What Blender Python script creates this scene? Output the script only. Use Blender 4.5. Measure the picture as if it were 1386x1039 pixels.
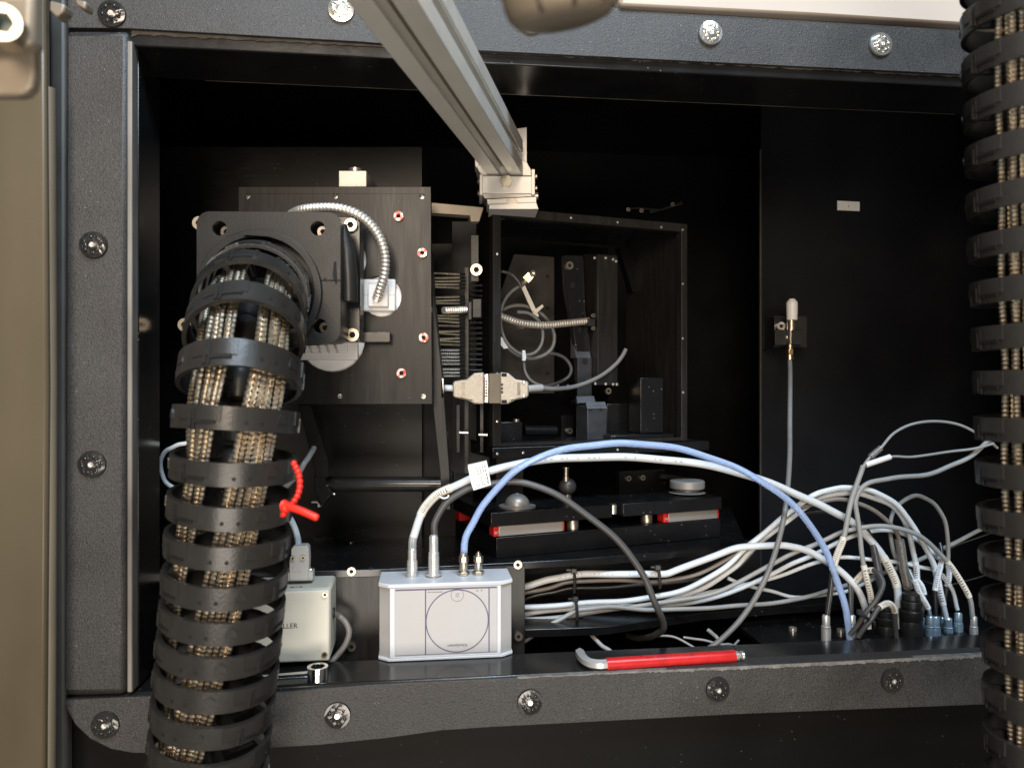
import bpy, math, random
from mathutils import Vector, Matrix
from mathutils.geometry import tessellate_polygon
random.seed(7)
PI = math.pi
for o in list(bpy.data.objects): bpy.data.objects.remove(o)
S = bpy.context.scene
C = S.collection

# ------------------------------------------------------------------ camera, world, lamps
FPX, CX, CY = 1040.0, 693.0, 519.5
cam = bpy.data.objects.new('camera', bpy.data.cameras.new('camera')); C.objects.link(cam)
cam.data.sensor_width = 36.0; cam.data.lens = 36.0 * FPX / 1386.0
cam.rotation_euler = (PI / 2, 0, 0); cam.location = (0, 0, 0)
cam.data.clip_start = 0.01; cam.data.clip_end = 50
cam.data.dof.use_dof = True; cam.data.dof.focus_distance = 0.66; cam.data.dof.aperture_fstop = 9.5
S.camera = cam
W = bpy.data.worlds.new('World'); S.world = W; W.use_nodes = True
W.node_tree.nodes['Background'].inputs[0].default_value = (1.0, 0.93, 0.84, 1)
W.node_tree.nodes['Background'].inputs[1].default_value = 0.12
def area(name, loc, target, sx, sy, watt, col):
    l = bpy.data.lights.new(name, 'AREA'); l.shape = 'RECTANGLE'; l.size = sx; l.size_y = sy
    l.energy = watt; l.color = col
    o = bpy.data.objects.new(name, l); C.objects.link(o); o.location = loc
    o.rotation_euler = (Vector(target) - Vector(loc)).to_track_quat('-Z', 'Y').to_euler()
    return o
area('ceiling_lamp', (0.35, -0.55, 1.55), (0.12, 0.65, -0.10), 1.2, 0.55, 62, (0.66, 0.83, 1.0))
area('room_lamp', (-0.12, -0.90, 0.42), (-0.05, 0.65, -0.05), 0.40, 0.50, 16.5, (1.0, 0.82, 0.64))
area('floor_bounce_fill', (0.15, -0.95, -0.55), (-0.05, 0.60, 0.05), 0.9, 0.45, 15.0, (1.0, 0.90, 0.78))  # added fill standing in for light bounced off the unseen floor
vs = S.view_settings
vs.view_transform = 'Standard'; vs.look = 'None'; vs.gamma = 1; vs.exposure = 0.0; vs.use_curve_mapping = False

# ------------------------------------------------------------------ materials
MATS = {}
def mat(name, col, rough=0.5, metal=0.0, var=0.12, vscale=60, bump=0.0, bscale=800, dust=0.0, spec=0.5,
        trans=0.0, coat=0.0, stretch=None, speck=0.0, sscale=1500, rvar=0.1, ior=1.5):
    m = bpy.data.materials.new(name); m.use_nodes = True
    nt = m.node_tree; N = nt.nodes; L = nt.links; b = N['Principled BSDF']
    b.inputs['Metallic'].default_value = metal
    b.inputs['Specular IOR Level'].default_value = spec
    b.inputs['Transmission Weight'].default_value = trans
    b.inputs['IOR'].default_value = ior
    b.inputs['Coat Weight'].default_value = coat; b.inputs['Coat Roughness'].default_value = 0.12
    tc = N.new('ShaderNodeTexCoord'); mp = N.new('ShaderNodeMapping')
    L.new(tc.outputs['Object'], mp.inputs[0])
    if stretch: mp.inputs['Scale'].default_value = stretch
    n1 = N.new('ShaderNodeTexNoise'); n1.inputs['Scale'].default_value = vscale; n1.inputs['Detail'].default_value = 5
    L.new(mp.outputs[0], n1.inputs['Vector'])
    mr = N.new('ShaderNodeMapRange'); mr.inputs['From Min'].default_value = .25; mr.inputs['From Max'].default_value = .75
    mr.inputs['To Min'].default_value = 1 - var; mr.inputs['To Max'].default_value = 1 + var
    L.new(n1.outputs['Fac'], mr.inputs['Value'])
    mx = N.new('ShaderNodeVectorMath'); mx.operation = 'SCALE'; mx.inputs[0].default_value = col[:3]
    L.new(mr.outputs[0], mx.inputs['Scale'])
    out = mx.outputs[0]
    if speck > 0:
        n2 = N.new('ShaderNodeTexNoise'); n2.inputs['Scale'].default_value = sscale; n2.inputs['Detail'].default_value = 2
        L.new(tc.outputs['Object'], n2.inputs['Vector'])
        m2 = N.new('ShaderNodeMapRange'); m2.inputs['From Min'].default_value = .3; m2.inputs['From Max'].default_value = .7
        m2.inputs['To Min'].default_value = 1 - speck; m2.inputs['To Max'].default_value = 1 + speck
        L.new(n2.outputs['Fac'], m2.inputs['Value'])
        x2 = N.new('ShaderNodeVectorMath'); x2.operation = 'SCALE'; L.new(out, x2.inputs[0]); L.new(m2.outputs[0], x2.inputs['Scale'])
        out = x2.outputs[0]
    if dust > 0:
        v = N.new('ShaderNodeTexVoronoi'); v.inputs['Scale'].default_value = 170
        L.new(tc.outputs['Object'], v.inputs['Vector'])
        th = N.new('ShaderNodeMath'); th.operation = 'LESS_THAN'; th.inputs[1].default_value = 0.075
        L.new(v.outputs['Distance'], th.inputs[0])
        n3 = N.new('ShaderNodeTexNoise'); n3.inputs['Scale'].default_value = 25; L.new(tc.outputs['Object'], n3.inputs['Vector'])
        g = N.new('ShaderNodeMath'); g.operation = 'GREATER_THAN'; g.inputs[1].default_value = 0.53; L.new(n3.outputs['Fac'], g.inputs[0])
        mu = N.new('ShaderNodeMath'); mu.operation = 'MULTIPLY'; L.new(th.outputs[0], mu.inputs[0]); L.new(g.outputs[0], mu.inputs[1])
        mm = N.new('ShaderNodeMath'); mm.operation = 'MULTIPLY'; mm.inputs[1].default_value = dust; L.new(mu.outputs[0], mm.inputs[0])
        mix = N.new('ShaderNodeMix'); mix.data_type = 'RGBA'; L.new(mm.outputs[0], mix.inputs['Factor'])
        L.new(out, mix.inputs[6]); mix.inputs[7].default_value = (.5, .48, .45, 1); out = mix.outputs[2]
    L.new(out, b.inputs['Base Color'])
    rr = N.new('ShaderNodeMapRange'); rr.inputs['To Min'].default_value = max(0.02, rough - rvar); rr.inputs['To Max'].default_value = min(1, rough + rvar)
    L.new(n1.outputs['Fac'], rr.inputs['Value']); L.new(rr.outputs[0], b.inputs['Roughness'])
    if bump > 0:
        nb = N.new('ShaderNodeTexNoise'); nb.inputs['Scale'].default_value = bscale; nb.inputs['Detail'].default_value = 3
        L.new(mp.outputs[0], nb.inputs['Vector'])
        bp = N.new('ShaderNodeBump'); bp.inputs['Strength'].default_value = bump; bp.inputs['Distance'].default_value = 0.0006
        L.new(nb.outputs['Fac'], bp.inputs['Height']); L.new(bp.outputs[0], b.inputs['Normal'])
    MATS[name] = m
    return m
POWDER = mat('powder_coat', (.027, .0258, .025), .47, var=.45, vscale=16, bump=.55, bscale=1100, speck=.55, sscale=900, dust=.22)
POWDER_EDGE = mat('powder_worn', (.15, .14, .13), .6, var=.5, vscale=160, bump=.4, bscale=900)
GLOSSK = mat('black_gloss_paint', (.009, .009, .0095), .2, var=.3, vscale=30, dust=.35, bump=.08, bscale=250, rvar=.08)
WALLK = mat('black_interior_paint', (.0026, .0026, .0029), .42, var=.3, vscale=18, dust=.04, spec=.16)
ANOD = mat('black_anodised', (.0062, .0057, .0053), .36, var=.25, vscale=40, stretch=(1, 1, 9), bump=.05, bscale=600, dust=.25, spec=.3)
ANODB = mat('black_anodised_brushed', (.0150, .0138, .0128), .34, var=.28, vscale=220, stretch=(1.0, 1, .10), bump=.08, bscale=500, dust=.15, spec=.3)
ANODC = mat('black_anodised_plate', (.0055, .0055, .006), .26, var=.25, vscale=25, dust=.5, bump=.03, bscale=300, spec=.6)
PLASK = mat('black_plastic', (.015, .0147, .0144), .38, var=.15, vscale=50, bump=.12, bscale=700, dust=.05, spec=.35)
RINGK = mat('black_ring_plastic', (.024, .0225, .0208), .30, var=.2, vscale=70, bump=.15, bscale=600)
RUBK = mat('black_rubber', (.012, .012, .012), .55, var=.15)
HOLE = mat('hole_dark', (.003, .003, .003), .8, var=.1)
ALU = mat('aluminium', (.62, .60, .56), .36, metal=1, var=.06, vscale=40, stretch=(1, 1, 14), bump=.05, bscale=500)
ALUP = mat('aluminium_profile', (.74, .715, .65), .42, metal=.35, var=.05, vscale=40, bump=.02, bscale=700)
ALUM = mat('aluminium_machined', (.66, .635, .60), .45, metal=.4, var=.05, vscale=60, bump=.06, bscale=400)
STEEL = mat('steel', (.78, .75, .70), .28, metal=.85, var=.08, vscale=120)
CHROME = mat('chrome', (.75, .76, .78), .12, metal=1, var=.05, vscale=80)
DSTEEL = mat('dark_steel', (.22, .20, .18), .3, metal=1, var=.2, vscale=150)
NICKEL = mat('nickel_brass', (.52, .46, .37), .34, metal=.95, var=.1, vscale=200)
BRASS = mat('brass', (.62, .42, .26), .32, metal=1, var=.1, vscale=200)
BRAID = mat('braid', (.66, .58, .46), .33, metal=1.0, var=.12, vscale=300)
CONDUIT = mat('steel_conduit', (.84, .79, .71), .34, metal=.75, var=.06, vscale=300)
HOODG = mat('hood_metal', (.47, .41, .33), .5, metal=.6, var=.12, vscale=300, bump=.7, bscale=1600, speck=.22, sscale=1800)
LEMO = mat('satin_chrome', (.70, .69, .67), .36, metal=.7, var=.06, vscale=200)
WBOX = mat('white_enamel', (.56, .575, .60), .38, var=.07, vscale=40)
WFACE = mat('silver_face', (.40, .393, .39), .42, var=.07, vscale=40, speck=.06, sscale=2500)
SIDEF = mat('grey_side', (.36, .35, .335), .42, var=.05, vscale=80)
CREAM = mat('cream_plastic', (.70, .655, .545), .42, var=.03, vscale=60, bump=.05, bscale=900)
GREYP = mat('grey_plastic', (.52, .49, .45), .45, var=.05, vscale=90)
WHITEP = mat('white_plastic', (.74, .73, .72), .4, var=.04, vscale=70)
WCERAM = mat('white_nylon', (.80, .80, .81), .45, var=.05, vscale=60)
PAPER = mat('paper_label', (.80, .79, .77), .7, var=.03, vscale=100)
SLEEVE = mat('label_sleeve', (.72, .68, .59), .5, var=.06, vscale=200)
SLEEVEW = mat('label_sleeve_white', (.78, .80, .83), .45, var=.05, vscale=200)
INK = mat('ink', (.025, .025, .03), .7, var=.1)
INKP = mat('ink_purple', (.10, .085, .15), .6, var=.1)
CABW = mat('cable_pale', (.62, .66, .69), .42, var=.05, vscale=90)
CABG = mat('cable_grey', (.30, .30, .29), .45, var=.08, vscale=90)
CABD = mat('cable_dark_grey', (.065, .063, .062), .42, var=.1, vscale=90)
CABN = mat('cable_brown_grey', (.17, .15, .135), .38, var=.1, vscale=90)
CABM = mat('cable_mid_grey', (.17, .168, .165), .42, var=.1, vscale=90)
CABB = mat('cable_black', (.018, .018, .019), .33, var=.1, vscale=90)
TUBEB = mat('blue_tube', (.50, .66, .98), .10, var=.03, vscale=30, trans=.5, ior=1.3, rvar=.04)
CLEAR = mat('clear_sleeve', (.55, .52, .48), .15, var=.05, trans=.75, ior=1.3)
RED = mat('red_paint', (.50, .016, .016), .30, var=.18, vscale=120)
REDT = mat('red_nylon', (.82, .028, .015), .4, var=.05, vscale=80)
REDM = mat('red_varnish', (.55, .06, .05), .3, metal=.4, var=.3, vscale=600)
def _patch(m, other):
    nt = m.node_tree; N = nt.nodes; L = nt.links; bs = N['Principled BSDF']; src = bs.inputs['Base Color'].links[0].from_socket
    tc = N.new('ShaderNodeTexCoord'); nz = N.new('ShaderNodeTexNoise'); nz.inputs['Scale'].default_value = 1.6; L.new(tc.outputs['Object'], nz.inputs['Vector'])
    oi = N.new('ShaderNodeObjectInfo'); nz.noise_dimensions = '4D'; ml = N.new('ShaderNodeMath'); ml.operation = 'MULTIPLY'; ml.inputs[1].default_value = 40; L.new(oi.outputs['Random'], ml.inputs[0]); L.new(ml.outputs[0], nz.inputs['W'])
    rp = N.new('ShaderNodeMapRange'); rp.inputs['From Min'].default_value = .44; rp.inputs['From Max'].default_value = .56; L.new(nz.outputs['Fac'], rp.inputs['Value'])
    mx = N.new('ShaderNodeMix'); mx.data_type = 'RGBA'; L.new(rp.outputs[0], mx.inputs['Factor']); L.new(src, mx.inputs[6]); mx.inputs[7].default_value = other; L.new(mx.outputs[2], bs.inputs['Base Color'])
_patch(REDM, (.70, .62, .56, 1))
BEIGE = mat('beige_enamel', (.11, .092, .066), .5, var=.2, vscale=12)
BEIGE2 = mat('beige_cast', (.27, .228, .175), .42, metal=.3, var=.05, vscale=30)
DOORB = mat('bronze_door', (.080, .062, .037), .33, var=.35, vscale=9, bump=.05, bscale=150, stretch=(1, 1, .3))
CREAMW = mat('cream_panel', (.46, .40, .345), .4, var=.05, vscale=8)
BRONZE = mat('silver_edge', (.17, .157, .14), .5, metal=.3, var=.5, vscale=60, stretch=(1, 1, .2))
LOWERK = mat('lower_panel', (.0045, .0041, .0038), .42, spec=.1, var=.35, vscale=10, dust=.12)

# ------------------------------------------------------------------ frames, mesh builder
def pt(px, py, d): return Vector(((px - CX) / FPX * d, d, (CY - py) / FPX * d))
class Frame:
    def __init__(s, origin, deg):
        s.M = Matrix.Translation(Vector(origin)) @ Matrix.Rotation(math.radians(deg), 4, 'Z'); s.I = s.M.inverted()
    def at(s, px, py, n=0.0):                       # local (along, inward, up) of a pixel on the plane "inward = n"
        o = s.I @ Vector((0, 0, 0)); d = (s.I.to_3x3() @ Vector(((px - CX) / FPX, 1, (CY - py) / FPX)))
        return o + d * ((n - o.y) / d.y)
    def w(s, x, y, z): return s.M @ Vector((x, y, z))
WF = Frame((0, 0, 0), 0)
ANG = 6.8
LF = Frame((0, .55, 0), ANG)                         # front of the cabinet opening
PF = Frame((0, .62, 0), 0)                           # carrier plate
BF = Frame(pt(668, CY, .68), 21.2)                   # open housing
SF = Frame(pt(672, CY, .655), 22.8)                  # stage under the housing

def align(d, at=(0, 0, 0)):                          # matrix taking +Z to direction d
    return Matrix.Translation(Vector(at)) @ Vector(d).to_track_quat('Z', 'Y').to_matrix().to_4x4()
class MB:
    def __init__(s): s.v = []; s.f = []
    def _add(s, vs_, fs, m=None):
        o = len(s.v)
        for p in vs_:
            p = Vector(p); s.v.append(m @ p if m else p)
        s.f += [tuple(i + o for i in f) for f in fs]; return s
    def box(s, x0, x1, y0, y1, z0, z1, m=None):
        return s._add([(x0,y0,z0),(x1,y0,z0),(x1,y1,z0),(x0,y1,z0),(x0,y0,z1),(x1,y0,z1),(x1,y1,z1),(x0,y1,z1)],
                      [(3,2,1,0),(4,5,6,7),(0,1,5,4),(1,2,6,5),(2,3,7,6),(3,0,4,7)], m)
    def lathe(s, prof, seg=20, m=None, cap=True):    # prof: (r, z)
        vs_ = []; fs = []
        for r, z in prof:
            for k in range(seg):
                a = 2 * PI * k / seg; vs_.append((r * math.cos(a), r * math.sin(a), z))
        for i in range(len(prof) - 1):
            for k in range(seg):
                k2 = (k + 1) % seg; fs.append((i*seg+k, i*seg+k2, (i+1)*seg+k2, (i+1)*seg+k))
        if cap:
            fs.append(tuple(reversed(range(seg)))); fs.append(tuple(range((len(prof)-1)*seg, len(prof)*seg)))
        return s._add(vs_, fs, m)
    def cyl(s, p0, p1, r0, r1=None, seg=16):
        p0 = Vector(p0); p1 = Vector(p1); r1 = r0 if r1 is None else r1; L = (p1 - p0).length
        return s.lathe([(r0, 0), (r1, L)], seg, align(p1 - p0, p0))
    def ball(s, c, r, seg=10, rings=6, m=None, sc=(1,1,1)):
        prof = [(max(1e-5, r * math.sin(PI * i / rings)), -r * math.cos(PI * i / rings)) for i in range(rings + 1)]
        mm = Matrix.Translation(Vector(c)) @ Matrix.Diagonal((*sc, 1))
        return s.lathe(prof, seg, (m @ mm) if m else mm)
    def tube(s, pts, r, seg=8, cap=True):            # r: number or list
        n = len(pts); pts = [Vector(p) for p in pts]; rs = r if isinstance(r, (list, tuple)) else [r] * n
        vs_ = []; fs = []; up = None
        for i in range(n):
            t = (pts[min(i+1, n-1)] - pts[max(i-1, 0)]).normalized()
            if up is None:
                up = Vector((0, 0, 1)) if abs(t.z) < .9 else Vector((1, 0, 0))
            up = (up - t * up.dot(t)).normalized(); sd = t.cross(up)
            for k in range(seg):
                a = 2 * PI * k / seg; vs_.append(pts[i] + (up * math.cos(a) + sd * math.sin(a)) * rs[i])
        for i in range(n - 1):
            for k in range(seg):
                k2 = (k + 1) % seg; fs.append((i*seg+k, (i+1)*seg+k, (i+1)*seg+k2, i*seg+k2))
        if cap:
            fs.append(tuple(range(seg))); fs.append(tuple(reversed(range((n-1)*seg, n*seg))))
        return s._add(vs_, fs)
    def plate(s, outer, holes, mp, w0, w1):          # 2D loops, mp(u, v, w) -> xyz
        loops = [outer] + list(holes); tri = tessellate_polygon([[Vector((u, v, 0)) for u, v in lp] for lp in loops])
        flat = [p for lp in loops for p in lp]; n = len(flat)
        vs_ = [mp(u, v, w0) for u, v in flat] + [mp(u, v, w1) for u, v in flat]
        fs = [tuple(t) for t in tri] + [tuple(i + n for i in reversed(t)) for t in tri]
        o = 0
        for lp in loops:
            k = len(lp)
            for i in range(k):
                j = (i + 1) % k; fs.append((o+i, o+j, o+j+n, o+i+n))
            o += k
        return s._add(vs_, fs)
    def slab(s, pts2, y0, y1): return s.plate(pts2, [], lambda u, v, w: (u, w, v), y0, y1)     # in x-z, thick in y
    def flat(s, pts2, z0, z1): return s.plate(pts2, [], lambda u, v, w: (u, v, w), z0, z1)     # in x-y, thick in z
    def pxpoly(s, F, pts, n0, n1):                   # an outline at depth plane n0 of a frame, thick to n1
        q = [F.at(px, py, n0) for px, py in pts]
        return s.slab([(p.x, p.z) for p in q], n0, n1)
    def pxbox(s, F, x0, y0, x1, y1, n0, n1):
        a = F.at((x0 + x1) / 2, y1, n0); b = F.at((x0 + x1) / 2, y0, n0)
        l = F.at(x0, (y0 + y1) / 2, n0).x; r = F.at(x1, (y0 + y1) / 2, n0).x
        return s.box(l, r, n0, n1, a.z, b.z)
def circ(cx, cy, r, n=24): return [(cx + r * math.cos(2*PI*i/n), cy + r * math.sin(2*PI*i/n)) for i in range(n)]
def rrect(x0, x1, y0, y1, r, n=5):
    p = []
    for (cx, cy, a) in ((x1-r, y1-r, 0), (x0+r, y1-r, 90), (x0+r, y0+r, 180), (x1-r, y0+r, 270)):
        for i in range(n + 1):
            t = math.radians(a + 90 * i / n); p.append((cx + r*math.cos(t), cy + r*math.sin(t)))
    return p
def smooth(pts, k=8):                                # Catmull-Rom
    P = [Vector(p) for p in pts]; P = [P[0]*2 - P[1]] + P + [P[-1]*2 - P[-2]]; out = []
    for i in range(1, len(P) - 2):
        a, b, c, d = P[i-1:i+3]
        for j in range(k):
            t = j / k
            out.append(.5 * ((2*b) + (c - a)*t + (2*a - 5*b + 4*c - d)*t*t + (3*b - a - 3*c + d)*t**3))
    out.append(P[-2]); return out
def resample(pts, step):
    out = [pts[0].copy()]; acc = 0
    for a, b in zip(pts, pts[1:]):
        L = (b - a).length; t = step - acc
        while t <= L and L > 0:
            out.append(a + (b - a) * (t / L)); t += step
        acc = L - (t - step)
    return out

# ------------------------------------------------------------------ objects
INV = {}
def mesh_of(mb, T=None, sm=False, name='mesh'):
    me = bpy.data.meshes.new(name); me.from_pydata([(T @ v) if T else v for v in mb.v], [], mb.f)
    import bmesh
    bm = bmesh.new(); bm.from_mesh(me); bmesh.ops.recalc_face_normals(bm, faces=bm.faces); bm.to_mesh(me); bm.free()
    if sm:
        me.polygons.foreach_set('use_smooth', [True] * len(me.polygons))
        me.set_sharp_from_angle(angle=math.radians(38))
    me.update(); return me
def tag(o, label=None, cat=None, group=None, kind=None):
    if label: o['label'] = label
    if cat: o['category'] = cat
    if group: o['group'] = group
    if kind: o['kind'] = kind
    return o
def thing(name, label, cat, base, group=None, rz=0.0):
    o = bpy.data.objects.new(name, None); C.objects.link(o); o.empty_display_size = .01
    o.location = base; o.rotation_euler = (0, 0, math.radians(rz))
    INV[o] = (Matrix.Translation(Vector(base)) @ Matrix.Rotation(math.radians(rz), 4, 'Z')).inverted()
    return tag(o, label, cat, group)
def root_inv(o):
    while o.parent: o = o.parent
    return INV[o]
def bevel(o, w, seg=2):
    if w:
        m = o.modifiers.new('edge', 'BEVEL'); m.width = w; m.segments = seg; m.limit_method = 'ANGLE'; m.angle_limit = math.radians(40)
def part(name, mb, m, parent, F=WF, bev=0, sm=False, label=None):
    me = mesh_of(mb, root_inv(parent) @ F.M, sm or bev > 0, name); me.materials.append(m)
    o = bpy.data.objects.new(name, me); C.objects.link(o); o.parent = parent; bevel(o, bev)
    if label: o['label'] = label
    return o
def solo(name, mb, m, label=None, cat=None, F=WF, bev=0, sm=False, group=None, kind=None):
    w = [F.M @ v for v in mb.v]
    base = Vector((sum(p.x for p in w)/len(w), sum(p.y for p in w)/len(w), min(p.z for p in w)))
    me = mesh_of(mb, Matrix.Translation(-base) @ F.M, sm or bev > 0, name); me.materials.append(m)
    o = bpy.data.objects.new(name, me); C.objects.link(o); o.location = base; bevel(o, bev)
    INV[o] = Matrix.Translation(-base)
    return tag(o, label, cat, group, kind)
def put(name, me, parent, M, label=None):            # shared mesh as a part, M in world
    o = bpy.data.objects.new(name, me); C.objects.link(o); o.parent = parent
    o.matrix_local = root_inv(parent) @ M
    if label: o['label'] = label
    return o
def shared(mb, m, name, sm=True):
    me = mesh_of(mb, None, sm, name); me.materials.append(m); return me
def text(name, s, size, M, m, parent, align_x='CENTER', ext=.00006):
    cu = bpy.data.curves.new('t', 'FONT'); cu.body = s; cu.size = size; cu.align_x = align_x; cu.align_y = 'CENTER'; cu.extrude = ext
    cu.resolution_u = 2
    t = bpy.data.objects.new('t', cu); C.objects.link(t)
    me = bpy.data.meshes.new_from_object(t.evaluated_get(bpy.context.evaluated_depsgraph_get()))
    bpy.data.objects.remove(t); me.materials.clear(); me.materials.append(m)
    o = bpy.data.objects.new(name, me); C.objects.link(o); o.parent = parent; o.matrix_local = root_inv(parent) @ M
    return o
FACE = Matrix.Rotation(PI / 2, 4, 'X')               # text lying in x-z, facing the camera

# shared small hardware, unit radius, head points along +Z
def hexcyl(r, z0, z1): return [(r*math.cos(PI/3*i), r*math.sin(PI/3*i)) for i in range(6)]
def cap_mesh(m, name):
    b = MB(); b.plate(circ(0, 0, 1, 20), [hexcyl(.52, 0, 0)], lambda u, v, w: (u, v, w), .35, .85)
    b.lathe([(1.0, -.2), (1, 0), (1, .351)], 20); k = len(b.f); b.plate(hexcyl(.56, 0, 0), [], lambda u, v, w: (u, v, w), .30, .40)
    me = shared(b, m, name); me.materials.append(HOLE)
    for i in range(k, len(me.polygons)): me.polygons[i].material_index = 1  # socket floors coloured near-black for the shade inside
    return me
CAPS = {k: cap_mesh(m, 'cap_screw_head') for k, m in (('steel', STEEL), ('nickel', NICKEL), ('red', REDM), ('dark', DSTEEL), ('black', PLASK))}
b = MB(); b.lathe([(1.0, -.2), (1.0, .1), (.8, .45), (.4, .6), (.001, .62)], 16); DOMEHEAD = shared(b, STEEL, 'button_head')
b = MB(); b.plate(hexcyl(1, 0, 0), [], lambda u, v, w: (u, v, w), -.2, .9); HEXHEAD = shared(b, NICKEL, 'hex_head', False)
b = MB(); b.plate(circ(0, 0, 1, 14), [], lambda u, v, w: (u, v, w), -.5, .02); HOLEDISC = shared(b, HOLE, 'hole')  # flat disc, the shade of a hole put into its colour
def bolt(parent, me, p, d, r, name='screw', F=WF, label=None):
    return put(name, me, parent, F.M @ align(d, p) @ Matrix.Diagonal((r, r, r, 1)), label)

# ================================================================== the setting
def struct(name, mb, m, F=LF, bev=0): return solo(name, mb, m, F=F, bev=bev, kind='structure')
ZB, ZT = -.2095, .2300
s0 = LF.at(181, 500, 0).x; s1 = LF.at(1445, 500, 0).x
b = MB(); b.plate([(-.9, -.62), (1.1, -.62), (1.1, .62), (-.9, .62)], [[(s0-.006, ZB-.006), (s1+.006, ZB-.006), (s1+.006, ZT+.012), (s0-.006, ZT+.012)]],
                  lambda u, v, w: (u, w, v), .016, .022)
struct('front_wall', b, LOWERK)
# reveal of the opening: sill, head and left jamb
rear = .047
b = MB(); b.box(s0-.0006, s1, .0035, rear, ZB-.014, ZB); struct('opening_sill', b, GLOSSK, bev=.0012)
b = MB(); b.box(s0-.012, s1, .004, .061, ZT, ZT+.012); oh = struct('opening_head', b, GLOSSK, bev=.001)
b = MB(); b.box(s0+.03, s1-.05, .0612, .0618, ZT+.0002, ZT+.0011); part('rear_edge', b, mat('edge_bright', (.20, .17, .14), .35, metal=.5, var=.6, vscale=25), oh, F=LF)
b = MB(); b.box(s0-.014, s0-.0008, .012, .055, ZB+.0003, ZT-.0003); struct('opening_jamb', b, GLOSSK, bev=.0006)
b = MB(); b.box(s0-.0046, s0-.0012, .0005, .0118, ZB+.001, ZT+.002); struct('jamb_edge', b, BRONZE, bev=.0008)
# dark interior
b = MB(); b.box(-.37, .87, .50, .51, -.30, .36); struct('interior_back_wall', b, WALLK)
b = MB(); b.box(-.37, .87, .0225, .4995, .32, .33); struct('interior_ceiling', b, WALLK)
b = MB(); b.box(-.36, -.345, .0225, .4995, -.2515, .3195); struct('interior_side_wall', b, WALLK)
b = MB(); b.box(-.37, .87, .0225, .4995, -.262, -.252); struct('interior_floor', b, WALLK)
e = LF.at(1030, 500, .27)
b = MB(); b.box(e.x, .85, .27, .2725, -.2515, .31); rw = struct('interior_partition', b, mat('black_paint_cool_lit', (.0062, .0068, .0082), .45, var=.4, vscale=9, dust=.06, spec=.2), bev=.0006)  # same black paint, with cool lamp light put into a bluer, paler colour
b = MB(); b.box(e.x-.0012, e.x-.0002, .2690, .2722, -.25, .26); part('partition_edge', b, mat('edge_grey', (.06, .056, .052), .4, var=.3, vscale=30), rw, F=LF)

# trim bars round the opening
def rosette(dark):
    b = MB(); hs = [circ(.62*math.cos(PI/3*i+.3), .62*math.sin(PI/3*i+.3), .15, 10) for i in range(6)]
    b.plate(circ(0, 0, 1, 28), hs + [circ(0, 0, .22, 12)], lambda u, v, w: (u, v, w + .12*(1-(u*u+v*v))), 0, .22)
    b.lathe([(1.0, -.1), (1.04, .0), (1.0, .12)], 28); b.lathe([(.98, .0), (.98, .03)], 28)
    b.lathe([(.40, .2), (.38, .42), (.22, .45), (.2, .3)], 14, cap=False)
    for i in range(6): b.ball((.62*math.cos(PI/3*i+.8), .62*math.sin(PI/3*i+.8), .30), .13, 8, 5)
    return shared(b, dark, 'rosette_washer')
ROSD = rosette(mat('rosette_dark', (.03, .029, .028), .2, metal=.4, var=.5, vscale=500, coat=.6))
ROSB = rosette(mat('rosette_lit', (.62, .60, .56), .22, metal=.9, var=.35, vscale=500, coat=.3))  # top-bar washers: the light they reflect is put into a brighter colour
b = MB(); b.plate(circ(0, 0, 1, 14), [hexcyl(.55, 0, 0)], lambda u, v, w: (u, v, w), 0, .5); b.lathe([(.9, 0), (.9, .05)], 12); SOCK = shared(b, STEEL, 'socket')
b = MB(); b.lathe([(1.12, 0), (1.12, .004)], 24); RECESS = shared(b, HOLE, 'recess')
def washers(bar, spots):
    for px, py, me in spots:
        p = LF.at(px, py, 0); rot = Matrix.Rotation(random.random()*6, 4, 'Z')
        M = LF.M @ align((random.uniform(-.04, .04), -1, random.uniform(-.04, .04)), (p.x, -.0002, p.z)) @ rot
        put('countersink', RECESS, bar, M @ Matrix.Diagonal((.0082, .0082, .0082, 1)))
        put('washer', me, bar, M @ Matrix.Translation((0, 0, .0004)) @ Matrix.Diagonal((.0088, .0088, .0062, 1)))
        put('screw', SOCK, bar, M @ Matrix.Translation((0, 0, .0016)) @ Matrix.Diagonal((.0023, .0023, .0023, 1)))
bl = MB(); bl.pxpoly(LF, [(90, 40), (174.5, 40), (172.5, 300), (170, 600), (169.5, 941), (87, 943), (87.5, 600), (88.5, 300)], 0, .0155)
bar = thing('trim_bar', 'upright dark grey speckled trim bar left of the black opening', 'trim bar', LF.w(LF.at(130, 941).x, 0, LF.at(130, 941).z))
part('bar', bl, POWDER, bar, F=LF, bev=.0038); washers(bar, [(127, 332, ROSD), (125, 628, ROSD)])
bt = MB(); bt.pxpoly(LF, [(92, -34), (600, -22), (860, 14), (1100, 29), (1440, 49), (1440, 108), (1300, 100.5), (1000, 86), (700, 71), (640, 68), (480, 56), (176, 38.5), (92, 37.5)], 0, .0155)
bar = thing('trim_bar', 'long dark grey speckled trim bar across the top of the opening', 'trim bar', LF.w(0, 0, .237))
part('bar', bt, POWDER, bar, F=LF, bev=.004); washers(bar, [(152, 20, ROSD), (462, 14, ROSB), (719, 30, ROSB), (961, 46, ROSB), (1191, 61, ROSB)])
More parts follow.
